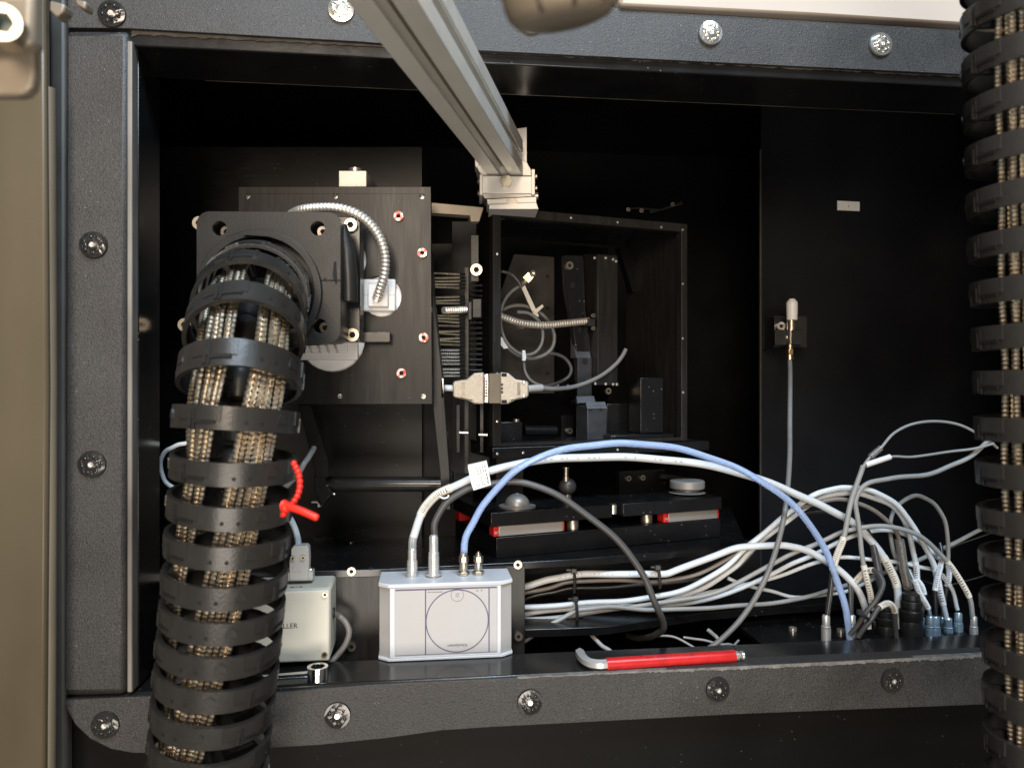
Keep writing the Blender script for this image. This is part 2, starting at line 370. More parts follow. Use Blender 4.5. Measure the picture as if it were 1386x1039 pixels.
# rough underside gasket of the head bar
random.seed(3)
g = [(178, 40)] + [(x, 38.5 + (x-176)*.0515 + 1) for x in range(200, 1440, 40)]
lo = [(x, 38.5 + (x-176)*.0515 + 8 + random.uniform(-1.3, 1.3)) for x in range(1440, 180, -7)] + [(178, 50)]
b = MB(); b.pxpoly(LF, g + lo, .003, .0062); part('foam_edge', b, mat('foam_edge', (.05, .043, .037), .7, var=.7, vscale=130, bump=.8, bscale=400), bar, F=LF)
bb = MB(); bb.pxpoly(LF, [(87, 947), (172, 943), (377, 936.5), (498, 926.5), (660, 919), (1000, 900.5), (1345, 884.5), (1440, 880), (1440, 950), (1330, 953), (1000, 966), (660, 984),
                          (600, 988), (520, 999), (430, 1008), (330, 1014), (240, 1018), (180, 1018.5), (150, 1013), (122, 999), (102, 980), (91, 960)], 0, .0155)
bar = thing('trim_bar', 'scuffed dark grey trim bar along the bottom of the opening', 'trim bar', LF.w(0, 0, -.246))
part('bar', bb, POWDER, bar, F=LF, bev=.007); washers(bar, [(143, 980, ROSD), (457, 967, ROSD), (717, 949, ROSD), (971, 932, ROSD), (1207, 920, ROSD)])
# worn, chipped upper edge of the bottom bar
random.seed(5)
xs = list(range(700, 1440, 2)); top = lambda x: (936.5 + (x-377)*(-.0826) if x < 498 else 926.5 + (x-498)*(-.0487)) + .2
up = [(x, top(x) - 1.2) for x in xs]; dn = [(x, top(x) + .5 + abs(random.gauss(0, .35 if x < 880 else .9)) + (0 if x < 860 else min(1.8, (x-860)*.012)) + .7*math.sin(x*.13)*math.sin(x*.041)) for x in reversed(xs)]
b = MB(); q = [LF.at(x, y, 0) for x, y in up + dn]; b.slab([(p.x, p.z) for p in q], -.0004, .0042); part('worn_edge', b, POWDER_EDGE, bar, F=LF, label='pale chipped upper edge')

# bronze cabinet door at far left, rounded edge post
b = MB(); b.pxpoly(LF, [(-260, -60), (60, -60), (64, 520), (60, 1110), (-260, 1110)], -.03, -.022)
dr = solo('cabinet_door', b, DOORB, 'bronze brown cabinet door filling the far left edge', 'door', F=LF, bev=.002)
b = MB(); b.tube([LF.at(66, 120, -.022), LF.at(68, 520, -.022), LF.at(66, 1110, -.022)], .0042, 10); part('edge_tube', b, BEIGE, dr, F=LF, sm=True)
b = MB(); b.box(LF.at(62, 500, -.0).x, LF.at(86, 500, .0).x, .004, .0155, -.45, .30); part('door_seal', b, mat('seal_grey', (.075, .067, .058), .55, var=.2, vscale=30), dr, F=LF, bev=.003)
# cream machine panel above the top bar
b = MB(); b.pxpoly(LF, [(838, 6), (1100, 19), (1440, 40), (1440, -150), (838, -150)], -.004, .014)
solo('machine_panel', b, CREAMW, 'cream machine panel above the top trim bar', 'panel', F=LF, bev=.003)

# ================================================================== platform and panels inside
Z0 = -.1487
def dz(py): return Z0 * FPX / (CY - py)               # depth at which the platform top shows on row py
fr = [(383, 765.5), (520, 765.5), (711, 760), (760, 757.5), (833, 752), (900, 747), (970, 741), (1010, 735)]
P = [pt(px, py, dz(py)) for px, py in fr]
P[0] = LF.w(LF.at(330, 765, .08).x, .08, Z0); P[1] = LF.w(LF.at(520, 765, .08).x, .08, Z0)
outl = [(p.x, p.y) for p in P] + [(.28, 1.0), (-.33, 1.0), (-.33, P[0].y)]
b = MB(); b.flat(outl, Z0 - .0062, Z0)
solo('platform_plate', b, ANODC, 'dusty black horizontal base plate carrying the stage', 'plate', bev=.0006)
# front fascia with screws
b = MB(); a = LF.at(300, 800, .08); c = LF.at(710.5, 800, .08)
b.box(a.x, c.x, .0803, .0845, -.222, Z0-.0005)
fp = solo('fascia_plate', b, ANODB, 'black upright fascia plate behind the two instrument boxes', 'plate', F=LF, bev=.0004)
for px, py, me in ((476, 772, 'nickel'), (700.5, 763, 'nickel'), (701.5, 860, 'nickel'), (476, 874, 'nickel')):
    p = LF.at(px, py, .08); bolt(fp, CAPS[me], (p.x, .0800, p.z), (0, -1, 0), .0034, F=LF)
p = LF.at(502, 771, .08); bolt(fp, HOLEDISC, (p.x, .0801, p.z), (0, -1, 0), .002, 'hole', F=LF)
# recess behind the cable bundles and the lower ledge
Z1 = -.2055
fl = [(690, 852), (760, 850), (822, 847.5), (890, 838), (954, 829), (1060, 820.5), (1140, 816), (1300, 812)]
P = [pt(px, py, Z1 * FPX / (CY - py)) for px, py in fl]
b = MB(); b.flat([(p.x, p.y) for p in P] + [(.45, .86), (-.02, .86)], Z1 - .007, Z1)
solo('lower_ledge', b, ANODC, 'black curved lower ledge below the cable bundles', 'ledge', bev=.0005)
b = MB(); b.box(-.02, .30, .745, .75, Z1, Z0-.0065); solo('recess_panel', b, ANOD, 'black upright panel behind the tied cable bundles', 'panel', F=Frame((0, 0, 0), 4))
# tall panels behind the carrier plate
b = MB(); b.pxpoly(WF, [(190, 199), (571, 199), (571, 731), (190, 731)], .742, .748)
tp = solo('rear_panel', b, ANOD, 'tall black brushed panel behind the carrier plate', 'panel')
b = MB(); b.pxbox(WF, 424, 726, 452, 733, .735, .7415); part('hinge', b, ANODC, tp)
b = MB(); b.pxpoly(WF, [(571.5, 330), (640, 330), (640, 724), (571.5, 724)], .756, .762)
solo('rear_panel', b, WALLK, 'narrow darker panel right of the tall rear panel', 'panel')
p = pt(475, 731, .725); b = MB(); b.lathe([(.0055, 0), (.0055, .001), (.003, .0018)], 20, Matrix.Translation((p.x, p.y, Z0)))
solo('screw_plug', b, DSTEEL, 'flat dark screw head on the base plate near the rear panel', 'screw', sm=True)
# wall screw, wall label, small dark bracket in the gloom
p = LF.w(*LF.at(790, 158, .49)); w = solo('wall_screw', MB().lathe([(.0035, -.01), (.0035, .001), (.002, .002)], 14, align((0, -1, 0), p)), STEEL, 'lone small screw high on the black back wall', 'screw', sm=True)
q = [LF.at(x, y, .27) for x, y in ((1133, 272), (1163, 273.5), (1163, 286), (1133, 284.5))]
b = MB(); b.slab([(v.x, v.z) for v in q], .2692, .2698)
wl = solo('wall_label', b, PAPER, 'small white label stuck on the black partition', 'label', F=LF)
c = LF.at(1148.5, 279.3, .269); text('printed_mark', '4', .0035, LF.M @ Matrix.Translation((c.x, .2691, c.z)) @ FACE, INK, wl)
br = thing('dark_bracket', 'faint dark bracket with two screws above the open housing', 'bracket', pt(900, 290, .86))
b = MB(); b.pxpoly(WF, [(842, 283), (878, 284), (878, 290), (925, 277), (925, 271), (893, 282), (862, 279)], .86, .87); part('arm', b, WALLK, br, bev=.001)
for px, py in ((850, 284), (868, 285.5), (910, 277)): bolt(br, CAPS['dark'], pt(px, py, .86), (0, -1, 0), .0022)

# ================================================================== carrier plate on the left
def px2(F, pts, n=0): return [(lambda p: (p.x, p.z))(F.at(x, y, n)) for x, y in pts]
def pxc(F, px, py, rpx, n=0, k=28):
    p = F.at(px, py, n); r = rpx / FPX * (.62 + n); return circ(p.x, p.z, r, k)
outer = px2(PF, [(323, 253), (583, 253), (584.5, 546.5), (323, 547)])
holes = [pxc(PF, 335, 265.5, 3.4, k=12), pxc(PF, 454, 265.5, 3.4, k=12), pxc(PF, 571, 265.5, 3.4, k=12), pxc(PF, 460, 536, 3.4, k=12), pxc(PF, 573, 536, 3.4, k=12),
         pxc(PF, 515.5, 401, 28), pxc(PF, 449, 459, 45), pxc(PF, 465, 352, 31)]
cp = thing('carrier_plate', 'square black plate carrying the hose flange and white plugs', 'plate', pt(453, 547, .62))
b = MB(); b.plate(outer, holes, lambda u, v, w: (u, w, v), 0, .008); part('plate', b, ANODB, cp, F=PF, bev=.0003)
for px, py in ((335, 265.5), (454, 265.5), (571, 265.5), (460, 536), (573, 536)):
    p = PF.at(px, py, .006); b = MB(); b.lathe([(.0024, 0), (.0024, .001)], 12, align((0, -1, 0), (p.x, .007, p.z)))
    part('hole_bottom', b, STEEL, cp, F=PF)
for px, py in ((540, 293.5), (572, 343), (574, 457), (544, 505)):
    bolt(cp, CAPS['red'], PF.w(*PF.at(px, py, 0)), (0, -1, 0), .0038, label='socket screw dabbed with red varnish')
b = MB(); b.pxbox(PF, 400, 300, 560, 520, .009, .05); part('core_block', b, ANODC, cp, F=PF)
for px, py, r in ((515.5, 401, 27.6), (449, 459, 44.6), (465, 352, 30.6)):
    b = MB(); b.plate(pxc(PF, px, py, r), [], lambda u, v, w: (u, w, v), .0035, .0085); part('white_insert', b, WCERAM, cp, F=PF, bev=.0004)
# white plug with a square boss at the end of the steel conduit
pl = thing('white_plug', 'square white plug where the steel conduit enters the black plate', 'plug', PF.w(*PF.at(510, 425, 0)))
b = MB(); b.pxbox(PF, 488, 377.5, 535, 421, -.003, .0034); part('housing', b, WHITEP, pl, F=PF, bev=.0012)
b = MB(); b.pxbox(PF, 498, 384, 525, 415, -.0085, -.0031); part('boss', b, WHITEP, pl, F=PF, bev=.0008)
b = MB(); b.pxbox(PF, 488.5, 398.8, 534.5, 399.8, -.0032, -.003); part('seam', b, GREYP, pl, F=PF)
pl = thing('white_plug', 'white plug with metal pins in the round cutout below the flange', 'plug', PF.w(*PF.at(450, 500, 0)))
b = MB(); b.pxbox(PF, 404, 430, 484, 487, -.003, .0034); part('housing', b, WHITEP, pl, F=PF, bev=.0012)
b = MB(); b.pxbox(PF, 410, 440, 470, 478, -.006, -.0031); part('boss', b, WHITEP, pl, F=PF, bev=.0008)
for i in range(4):
    x = 414 + i * 11.5; b = MB(); b.tube(smooth([PF.at(x, 452, -.013), PF.at(x+4, 466, -.011), PF.at(x+8.5, 477, -.0055)], 4), .00095, 6); part('pin', b, STEEL, pl, F=PF, sm=True)
# aluminium block with bolt on top of the plate
p0 = PF.at(458.5, 253, .0095); p1 = PF.at(496, 231, .0095)
bk = thing('spacer_block', 'small bright aluminium block with a bolt on the plate top', 'block', PF.w(p0.x, .01, p0.z))
b = MB(); b.box(p0.x, p1.x, .0095, .060, p0.z, p1.z); part('block', b, ALUM, bk, F=PF, bev=.0005)
c = PF.at(480.5, 231, .02); bolt(bk, CAPS['steel'], PF.w(c.x, .022, p1.z), (0, 0, 1), .0056, 'bolt')
c = PF.at(516, 253, .05); bolt(bk, CAPS['nickel'], PF.w(c.x, .06, p0.z+.0005), (0, 0, 1), .005, 'bolt')
# arms, shaft and feet below the plate
su = thing('tilt_support', 'black arms and round shaft supporting the carrier plate', 'support', pt(520, 690, .67))
b = MB(); b.pxpoly(WF, [(404, 547), (420, 547), (444, 621), (444, 646), (428, 646)], .645, .665); part('arm', b, ANOD, su, bev=.0006)
b = MB(); b.pxpoly(WF, [(584.5, 340), (588, 405), (600, 520), (609, 645), (610, 690), (597, 690), (596, 640), (586, 548)], .640, .654); part('arm', b, ANODB, su, bev=.0006)
b = MB(); b.cyl(pt(440, 655, .668), pt(600, 655, .668), .0067, seg=24); part('shaft', b, mat('black_shaft', (.018, .0165, .015), .22, var=.1), su, sm=True)
b = MB(); b.pxpoly(WF, [(425, 644), (441, 644), (441, 660), (450, 667), (436, 684), (431, 684), (431, 672), (426, 670)], .655, .672); part('foot', b, ANODC, su, bev=.0006)
b = MB(); b.pxbox(WF, 597.5, 640.5, 612, 667, .652, .672); part('clamp', b, ANODB, su, bev=.0006)
b = MB(); b.pxbox(WF, 421.5, 678.5, 434, 680.5, .655, .664); b.pxbox(WF, 430, 678.5, 433.5, 686, .655, .664); part('clip', b, STEEL, su)
bolt(su, DOMEHEAD, pt(452, 668, .66), (0, -1, 0), .0012)
p = pt(613, 0, .655); q = WF.at(598, 523, .655)
b = MB(); b.pxbox(WF, 597.5, 512, 600, 538, .640, .648); part('edge_clip', b, STEEL, su)

# ================================================================== hose flange
FF = Frame((0, .556, 0), 1.5)
fl = thing('hose_flange', 'square black plastic flange holding the top of the left hose', 'flange', pt(370, 466, .575))
A = FF.at(266, 375, 0); B = FF.at(461, 375, 0); zt = FF.at(360, 286.5, 0).z; zb = FF.at(360, 464, 0).z
hc = FF.at(352, 396, 0); R = .0395
fo = rrect(A.x, B.x, zb, zt, .009, 6)
hs = [circ(hc.x, hc.z, R, 40)]
for px, py in ((297, 309), (430, 309), (433, 441)):
    p = FF.at(px, py, 0); hs.append(circ(p.x, p.z, .0052, 16))
b = MB(); b.plate(fo, hs, lambda u, v, w: (u, w, v), 0, .022); part('body', b, PLASK, fl, F=FF, bev=.0012)
b = MB(); b.plate(rrect(A.x+.001, B.x-.0005, zb+.001, zt-.001, .008, 6), [circ(hc.x, hc.z, R+.0015, 40)], lambda u, v, w: (u, w, v), .0225, .0375); part('rear_body', b, PLASK, fl, F=FF, bev=.001)
b = MB(); b.plate(circ(hc.x, hc.z, R+.0012, 40), [circ(hc.x, hc.z, R-.006, 40)], lambda u, v, w: (u, w, v), .009, .02); part('clamp_ring', b, PLASK, fl, F=FF, bev=.001)
b = MB(); b.plate(circ(hc.x, hc.z, R+.0052, 48), [circ(hc.x, hc.z, R+.0001, 48)], lambda u, v, w: (u, w, v), -.0045, .0005); part('collar', b, PLASK, fl, F=FF, bev=.0016)
for px, py in ((298, 310), (431, 310), (434, 442)):
    p = FF.at(px, py, 0); bolt(fl, CAPS['dark'], (p.x + .0012, .013, p.z), (0, -1, 0), .0042, F=FF)
# side lever of the clamp
b = MB(); b.tube([FF.at(463, 305, .016), FF.at(470, 340, .016), FF.at(472.5, 375, .016), FF.at(473, 408, .016)], [.0036, .0060, .0066, .0062], 12); part('lever', b, PLASK, fl, F=FF, sm=True)
b = MB(); b.pxbox(FF, 438, 376, 441.5, 380, -.0004, .001); b.pxpoly(FF, [(450, 374), (452, 354), (455, 354), (456.5, 384), (454, 384)], -.0005, .001); part('slot', b, HOLE, fl, F=FF)
b = MB(); b.pxpoly(FF, [(431, 378.5), (462, 378.5), (462, 380.2), (431, 380.2)], -.0005, .002); part('split_line', b, HOLE, fl, F=FF)
# adapter plate behind
b = MB(); p0 = FF.at(275, 462, .038); p1 = FF.at(487.5, 293, .038); b.box(p0.x, p1.x, .038, .056, p0.z, p1.z); part('adapter', b, ANODC, fl, F=FF, bev=.0006)
for px, py in ((475.5, 305.5), (478, 453.5), (271.5, 303), (252, 440)):
    p = FF.at(px, py, .037); bolt(fl, CAPS['nickel'], (p.x, .0375, p.z), (0, -1, 0), .0050, F=FF)
b = MB(); b.pxbox(FF, 487, 449, 528, 463, .055, .0615); part('strip', b, ANODC, fl, F=FF, bev=.0004)

# ================================================================== hoses
def band(R, h, t, a0, a1, z=0, seg=40, mb=None):
    mb = mb or MB(); n = max(2, int(seg * abs(a1 - a0) / 360)); vs_ = []; fs = []
    for i in range(n + 1):
        a = math.radians(a0 + (a1 - a0) * i / n); sx, sy = math.sin(a), -math.cos(a)
        for r, zz in ((R, z-h/2), (R, z+h/2), (R-t, z+h/2), (R-t, z-h/2)): vs_.append((r*sx, r*sy, zz))
    for i in range(n):
        for k in range(4):
            k2 = (k+1) % 4; fs.append((i*4+k, i*4+k2, (i+1)*4+k2, (i+1)*4+k))
    if abs(a1 - a0) < 359.9: fs += [(3, 2, 1, 0), (n*4, n*4+1, n*4+2, n*4+3)]
    return mb._add(vs_, fs)
HR = .0350; HH = .0130
rb = band(HR, HH, .0026, 0, 360, seg=60)
lids = band(HR+.0007, HH*.60, .0014, 86, 128.6, z=HH*.19, seg=80)
ltch = band(HR+.0013, HH*.62, .0016, 98.5, 101.8, z=-HH*.10, seg=90)
def wrap(out, r0, r1):
    mb = MB(); mb.plate(out, [], lambda u, v, w: (w*math.sin(math.radians(u)), -w*math.cos(math.radians(u)), v), r0, r1); return mb
h_ = HH
slots = wrap([(103.2, h_*.34), (105.4, h_*.34), (105.4, -.0014), (112, -.0014), (118, -.0014), (124, -.0014), (124, -.0031), (118, -.0031), (112, -.0031), (105.4, -.0031), (105.4, -h_*.47), (103.2, -h_*.47)], HR+.0004, HR+.00105)
dots = MB().lathe([(.0011, 0), (.0011, .0006)], 8, align((0, -1, 0), (0, -HR + .0003, -.002)))
tabs = wrap([(60, h_*.10), (63, h_*.30), (67, h_*.30), (70, h_*.10), (70, -h_*.1), (60, -h_*.1)], HR-.001, HR+.0006)
RING = shared(rb, RINGK, 'ring'); LID = shared(lids, RINGK, 'lid'); SLOT = shared(slots, HOLE, 'slot'); DOT = shared(dots, HOLE, 'rivet'); LATCH = shared(ltch, RINGK, 'latch'); TAB = shared(tabs, RINGK, 'tab')
lb = MB(); lb.lathe([(.004, -.013), (.006, -.012), (.0075, -.007), (.0095, -.003), (.0098, .002), (.0090, .006), (.006, .009), (.003, .0105)], 18)
for k in range(3):
    a = math.radians(120*k + 97); x, y = math.sin(a), -math.cos(a)
    m = Matrix(((x, -y, 0, 0), (y, x, 0, 0), (0, 0, 1, 0), (0, 0, 0, 1)))
    lb.box(.004, HR-.002, -.0014, .0014, -.0055, .0055, m)
LINK = shared(lb, PLASK, 'link')
def axes(t):
    t = t.normalized(); x = Vector((1, 0, 0)); x = (x - t * x.dot(t)).normalized(); fr_ = t.cross(x)
    return x, -fr_, -t
def hose(label, nodes, twist, ringpos, groups, wire_label, wgroup, base, pitch=.0027):
    pts = smooth([pt(*n) for n in nodes], 24)
    cum = [0]
    for a, b_ in zip(pts, pts[1:]): cum.append(cum[-1] + (b_ - a).length)
    def atl(L):
        i = 0
        while i < len(cum) - 2 and cum[i+1] < L: i += 1
        f = (L - cum[i]) / max(1e-9, cum[i+1] - cum[i]); p = pts[i].lerp(pts[i+1], f)
        j0, j1 = max(0, i-2), min(len(pts)-1, i+3); return p, (pts[j1] - pts[j0])
    h = thing('cable_hose', label, 'hose', base)
    Ls = ringpos(pts, cum); rp = []
    for L in Ls:
        p, t = atl(L); x, y, z = axes(t)
        M = Matrix((( x.x, y.x, z.x, p.x), (x.y, y.y, z.y, p.y), (x.z, y.z, z.z, p.z), (0, 0, 0, 1)))
        M = M @ Matrix.Rotation(math.radians(twist(p)), 4, 'Z') @ Matrix.Rotation(random.uniform(-.02, .02), 4, 'X')
        M = M @ Matrix.Diagonal((1, 1, 1.24 if len(rp) < 6 and p.x < 0 else 1.0, 1)); rp.append(1)
        r = put('ring', RING, h, M)
        for k in range(3):
            for nm, me, off in (('lid', LID, 0), ('slot', SLOT, 0), ('latch', LATCH, 0), ('tab', TAB, 0), ('rivet', DOT, 30), ('rivet', DOT, 44)):
                c = bpy.data.objects.new(nm, me); C.objects.link(c); c.parent = r; c.rotation_euler = (0, 0, math.radians(120 * k + off))
        put('link', LINK, h, M)
    tot = cum[-1]
    for (phi, rad, r, m, where) in groups:
        W_ = []; L = random.random() * pitch; pk = random.uniform(.93, 1.08); ph = random.randrange(4)
        while L < tot:
            p, t = atl(L); x, y, z = axes(t); a = math.radians(phi) + math.radians(twist(p))
            wob = 1 + .03 * math.sin(L * 60 + phi)
            W_.append(p + (x * math.sin(a) - y * math.cos(a)) * rad * wob); L += pitch / 4 * pk
        mb = MB(); mb.tube(W_, [r * (.70, .93, 1.0, .93)[(i + ph) % 4] for i in range(len(W_))], 7)
        solo('braided_cable', mb, m, wire_label + where, 'cable', sm=True, group=wgroup + where)
    return h
random.seed(11)
rows = [(353, 394, .563), (350, 395, .540), (345, 399, .517), (338, 415, .493), (332, 452, .468), (326, 508, .453), (320, 568, .448), (317, 629, .448), (313, 681, .450), (309, 731, .452), (306, 780, .454),
        (303, 824, .456), (299, 867, .458), (295, 911, .460), (290, 955, .462), (286, 999, .465), (282, 1043, .468), (278, 1090, .47)]
nodes1 = [(353, 393, .590)] + rows + [(272, 1150, .475)]
def rings1(pts, cum):
    out = []
    for n in rows:
        p = pt(*n); i = min(range(len(pts)), key=lambda k: (pts[k] - p).length); out.append(cum[i])
    return out
tw1 = lambda p: -129 + 10 + max(-60, min(8, (p.z + .02) * 300)) if True else 0
tw1 = lambda p: -122 + max(-75, min(10, (p.z + .022) * 330))
gr1 = [(147 + 7.5*i, .0272 - (.0012 if i % 3 == 1 else 0), .00172 + .0001*(i % 2), BRAID, ', in its right cluster') for i in range(7)] + \
      [(86 + 7.5*i, .0270 - (.0012 if i % 2 else 0), .00172 + .0001*(i % 2), BRAID, ', in its left cluster') for i in range(5)] + [(20 + 9*i, .025, .00185, BRAID, ', hidden on its left flank') for i in range(4)]
hose('black ringed cable hose hanging from the square flange at left', nodes1, tw1, rings1, gr1,
     'gold braided cable inside the left ringed hose', 'braided cables in the left hose', pt(278, 1150, .475))
nodes2 = [(1394, -130, .425), (1397, -20, .425), (1401, 100, .425), (1405, 220, .425), (1410, 350, .425), (1415, 480, .425), (1419, 610, .425), (1424, 740, .425), (1428, 870, .425), (1431, 1000, .425), (1434, 1150, .425)]
def rings2(pts, cum): return [.012 + .0252 * i for i in range(int(cum[-1] / .0252))]
tw2 = lambda p: 44 + p.z * 45
gr2 = [(-124 + 8.0*i, .0265 - (.0035 if i % 2 else 0), .00185, BRAID, ', in its left cluster') for i in range(6)] + [(-62 + 8.5*i, .026, .00185, BRAID, ', in its right cluster') for i in range(4)]
hose('black ringed cable hose cut off by the right picture edge', nodes2, tw2, rings2, gr2,
     'gold braided cable inside the right ringed hose', 'braided cables in the right hose', pt(1434, 1150, .425))

# ================================================================== corrugated steel conduit tubes
def conduit_mb(nodes, r, pitch=.0026, seg=12):
    P = resample(smooth(nodes, 20), pitch / 3); pat = [1.0, .97, .76]
    mb = MB(); mb.tube(P, [r * pat[i % 3] for i in range(len(P))], seg); return mb
n = [pt(395, 290, .612), pt(407, 284.5, .600), pt(428, 281.5, .592), pt(455, 281.5, .588), pt(480, 288, .588), pt(500, 302, .590), pt(514, 322, .592), pt(521, 346, .594), pt(520, 372, .598), pt(514, 393, .604), pt(510, 404, .611)]
solo('steel_conduit', conduit_mb(n, .0039, .0031), CONDUIT, 'curved corrugated steel conduit arching from behind the flange to the white plug', 'conduit', sm=True)

# ================================================================== T-slot profile and its clamp
AX = Vector((152, 1040, 54.5)).normalized()
E = pt(708, 238, .665)                                # lower right corner of the far end
xr = Vector((1, 0, 0)); xr = (xr - AX * xr.dot(AX)).normalized(); ur = xr.cross(AX)
PM = Matrix(((xr.x, AX.x, ur.x, E.x), (xr.y, AX.y, ur.y, E.y), (xr.z, AX.z, ur.z, E.z), (0, 0, 0, 1)))
w = .0300; g0, g1 = .011, .019; dp = .0085; lp = .0022; in0, in1 = .0075, .0225
def prof():
    q = [(0, 0), (g0, 0), (g0, lp), (in0, lp), (in0, dp*.6), (g0, dp), (g1, dp), (in1, dp*.6), (in1, lp), (g1, lp), (g1, 0), (w, 0)]
    out = []
    for k in range(4):
        for (u, v) in q[:-1]:
            x, y = u - w/2, v - w/2
            for _ in range(k): x, y = -y, x
            out.append((x - w/2, y + w/2))
    return out
tpf = thing('aluminium_profile', 'long slotted aluminium profile reaching in from the top edge', 'profile', E)
class MF: pass
PFm = MF(); PFm.M = PM
b = MB(); b.plate(prof(), [], lambda u, v, ww: (u, ww, v), -.60, -.002); part('extrusion', b, ALUP, tpf, F=PFm, bev=.0005)
mat('slot_grey', (.20, .185, .15), .5, metal=.3, var=.1)
b = MB(); b.box(-.0185, -.0115, -.60, -.004, dp - .0004, dp + .001); part('slot_floor', b, MATS['slot_grey'], tpf, F=PFm)
b = MB(); b.box(-dp - .001, -dp + .0004, -.60, -.004, .0115, .0185); part('slot_floor', b, MATS['slot_grey'], tpf, F=PFm)
CL = Frame(pt(686, CY, .662), 3)
cl = thing('swivel_clamp', 'machined aluminium swivel clamp joining the profile to the housing', 'clamp', CL.w(0, .02, CL.at(690, 283).z))
b = MB(); b.pxbox(CL, 651, 238, 722, 262, -.002, .030); part('body', b, ALUM, cl, F=CL, bev=.0006)
b = MB(); b.pxpoly(CL, [(643, 200), (655, 205), (655, 224), (651, 238), (643, 224)], .012, .030); part('ear', b, ALUM, cl, F=CL, bev=.0004)
b = MB(); b.pxpoly(CL, [(699, 174), (713, 172), (713, 220), (699, 224)], .014, .036); part('ear', b, ALUM, cl, F=CL, bev=.0004)
b = MB(); b.pxpoly(CL, [(652, 238), (645, 226), (656, 216), (700, 216), (713, 219), (721, 234), (721, 238)], .006, .034); part('wedge', b, ALUM, cl, F=CL, bev=.0004)
b = MB(); b.pxbox(CL, 649.2, 236, 653.2, 264, -.004, .030); part('cheek', b, ALUM, cl, F=CL, bev=.0003)
b = MB(); b.pxbox(CL, 719.5, 229, 724, 263.5, -.004, .030); part('cheek', b, ALUM, cl, F=CL, bev=.0003)
b = MB(); b.pxpoly(CL, [(652, 262.3), (724, 259), (724, 266), (656, 269)], .000, .030); part('jaw', b, mat('jaw_grey', (.36, .34, .31), .4, metal=.8, var=.1), cl, F=CL, bev=.0003)
b = MB(); b.pxpoly(CL, [(659, 270), (726, 266.5), (726, 274), (660, 277)], -.001, .030); part('jaw', b, ALUM, cl, F=CL, bev=.0003)
b = MB(); b.pxbox(CL, 686, 268, 699.5, 276, -.0025, .001); part('key', b, DSTEEL, cl, F=CL)
b = MB(); b.pxpoly(CL, [(662, 277.3), (726, 274.3), (729, 283), (662, 283)], -.006, .034); part('foot', b, ALUM, cl, F=CL, bev=.0003)
p = CL.at(685, 246.5, -.002); bolt(cl, HEXHEAD, (p.x, -.002, p.z), (0, -1, 0), .0052, 'bolt', F=CL)
for px, py in ((724, 239), (724, 255)): 
    p = CL.at(px, py, .006); bolt(cl, CAPS['nickel'], (p.x, .006, p.z), (1, -.2, 0), .0024, F=CL)
p = CL.at(725, 264, .0); bolt(cl, CAPS['nickel'], (p.x, .004, p.z), (1, -.2, 0), .0032, F=CL)
for px, py in ((649.5, 246), (649.5, 262)):
    p = CL.at(px, py, .006); bolt(cl, CAPS['nickel'], (p.x, .006, p.z), (-1, -.25, 0), .0024, F=CL)
# short flat bar between plate and housing
b = MB(); b.pxpoly(Frame((0, .672, 0), 12), [(570, 272.5), (655, 280.5), (649, 300), (637, 300), (636, 291.5), (570, 287)], 0, .012)
solo('flat_bar', b, mat('warm_bar', (.42, .36, .29), .45, metal=.6, var=.1, vscale=60), 'pale flat bar between the carrier plate and the open housing', 'bar', F=Frame((0, .672, 0), 12), bev=.0006)

# ================================================================== open black housing
zt = BF.at(668, 281, 0).z; zb = BF.at(668, 604, 0).z; sR = BF.at(928, 450, 0).x
hd = thing('open_housing', 'open fronted black metal housing with cables looped inside', 'housing', BF.w(sR/2, .05, zb), rz=21.2)
t = .0078
b = MB(); b.plate([(-.0018, zb), (sR, zb), (sR, zt), (-.0018, zt)], [[(t-.0018, zb+.003), (sR-t*.85, zb+.003), (sR-t*.85, zt-t), (t-.0018, zt-t)]], lambda u, v, w: (u, w, v), -.003, .0065)
part('front_frame', b, ANODB, hd, F=BF, bev=.0004)
b = MB(); b.box(-.0017, .0012, .0065, .043, zb+.0025, zt-.0002); part('side_wall', b, ANOD, hd, F=BF)
b = MB(); b.box(sR-.0032, sR-.0002, .0065, .112, zb+.0025, zt-.0002); part('side_wall', b, ANODB, hd, F=BF)
b = MB(); b.box(.0012, sR-.0032, .0065, .112, zt-.0032, zt-.0004); part('top_wall', b, ANODC, hd, F=BF)
b = MB(); b.box(-.002, sR+.002, .0066, .13, zb-.0008, zb+.0024); part('floor', b, ANODC, hd, F=BF)
b = MB(); b.box(.045, sR-.02, .122, .126, zb+.003, zt-.004); part('rear_wall', b, WALLK, hd, F=BF)
for px, py in ((672.5, 285), (708, 288), (773, 295), (836, 301), (895, 307.5), (924, 311), (673, 344), (924, 384), (924, 458), (924.5, 531), (673, 506), (673, 570)):
    p = BF.at(px, py, -.003); bolt(hd, DOMEHEAD, (p.x, -.0031, p.z), (0, -1, 0), .0013, F=BF)
# dark insert clipped onto the left post
b = MB(); b.pxpoly(BF, [(667, 357), (671, 357), (671, 395), (676.5, 395), (676.5, 425), (671, 427), (671, 464), (667, 464)], -.0036, -.0031); part('cover_clip', b, HOLE, hd, F=BF)
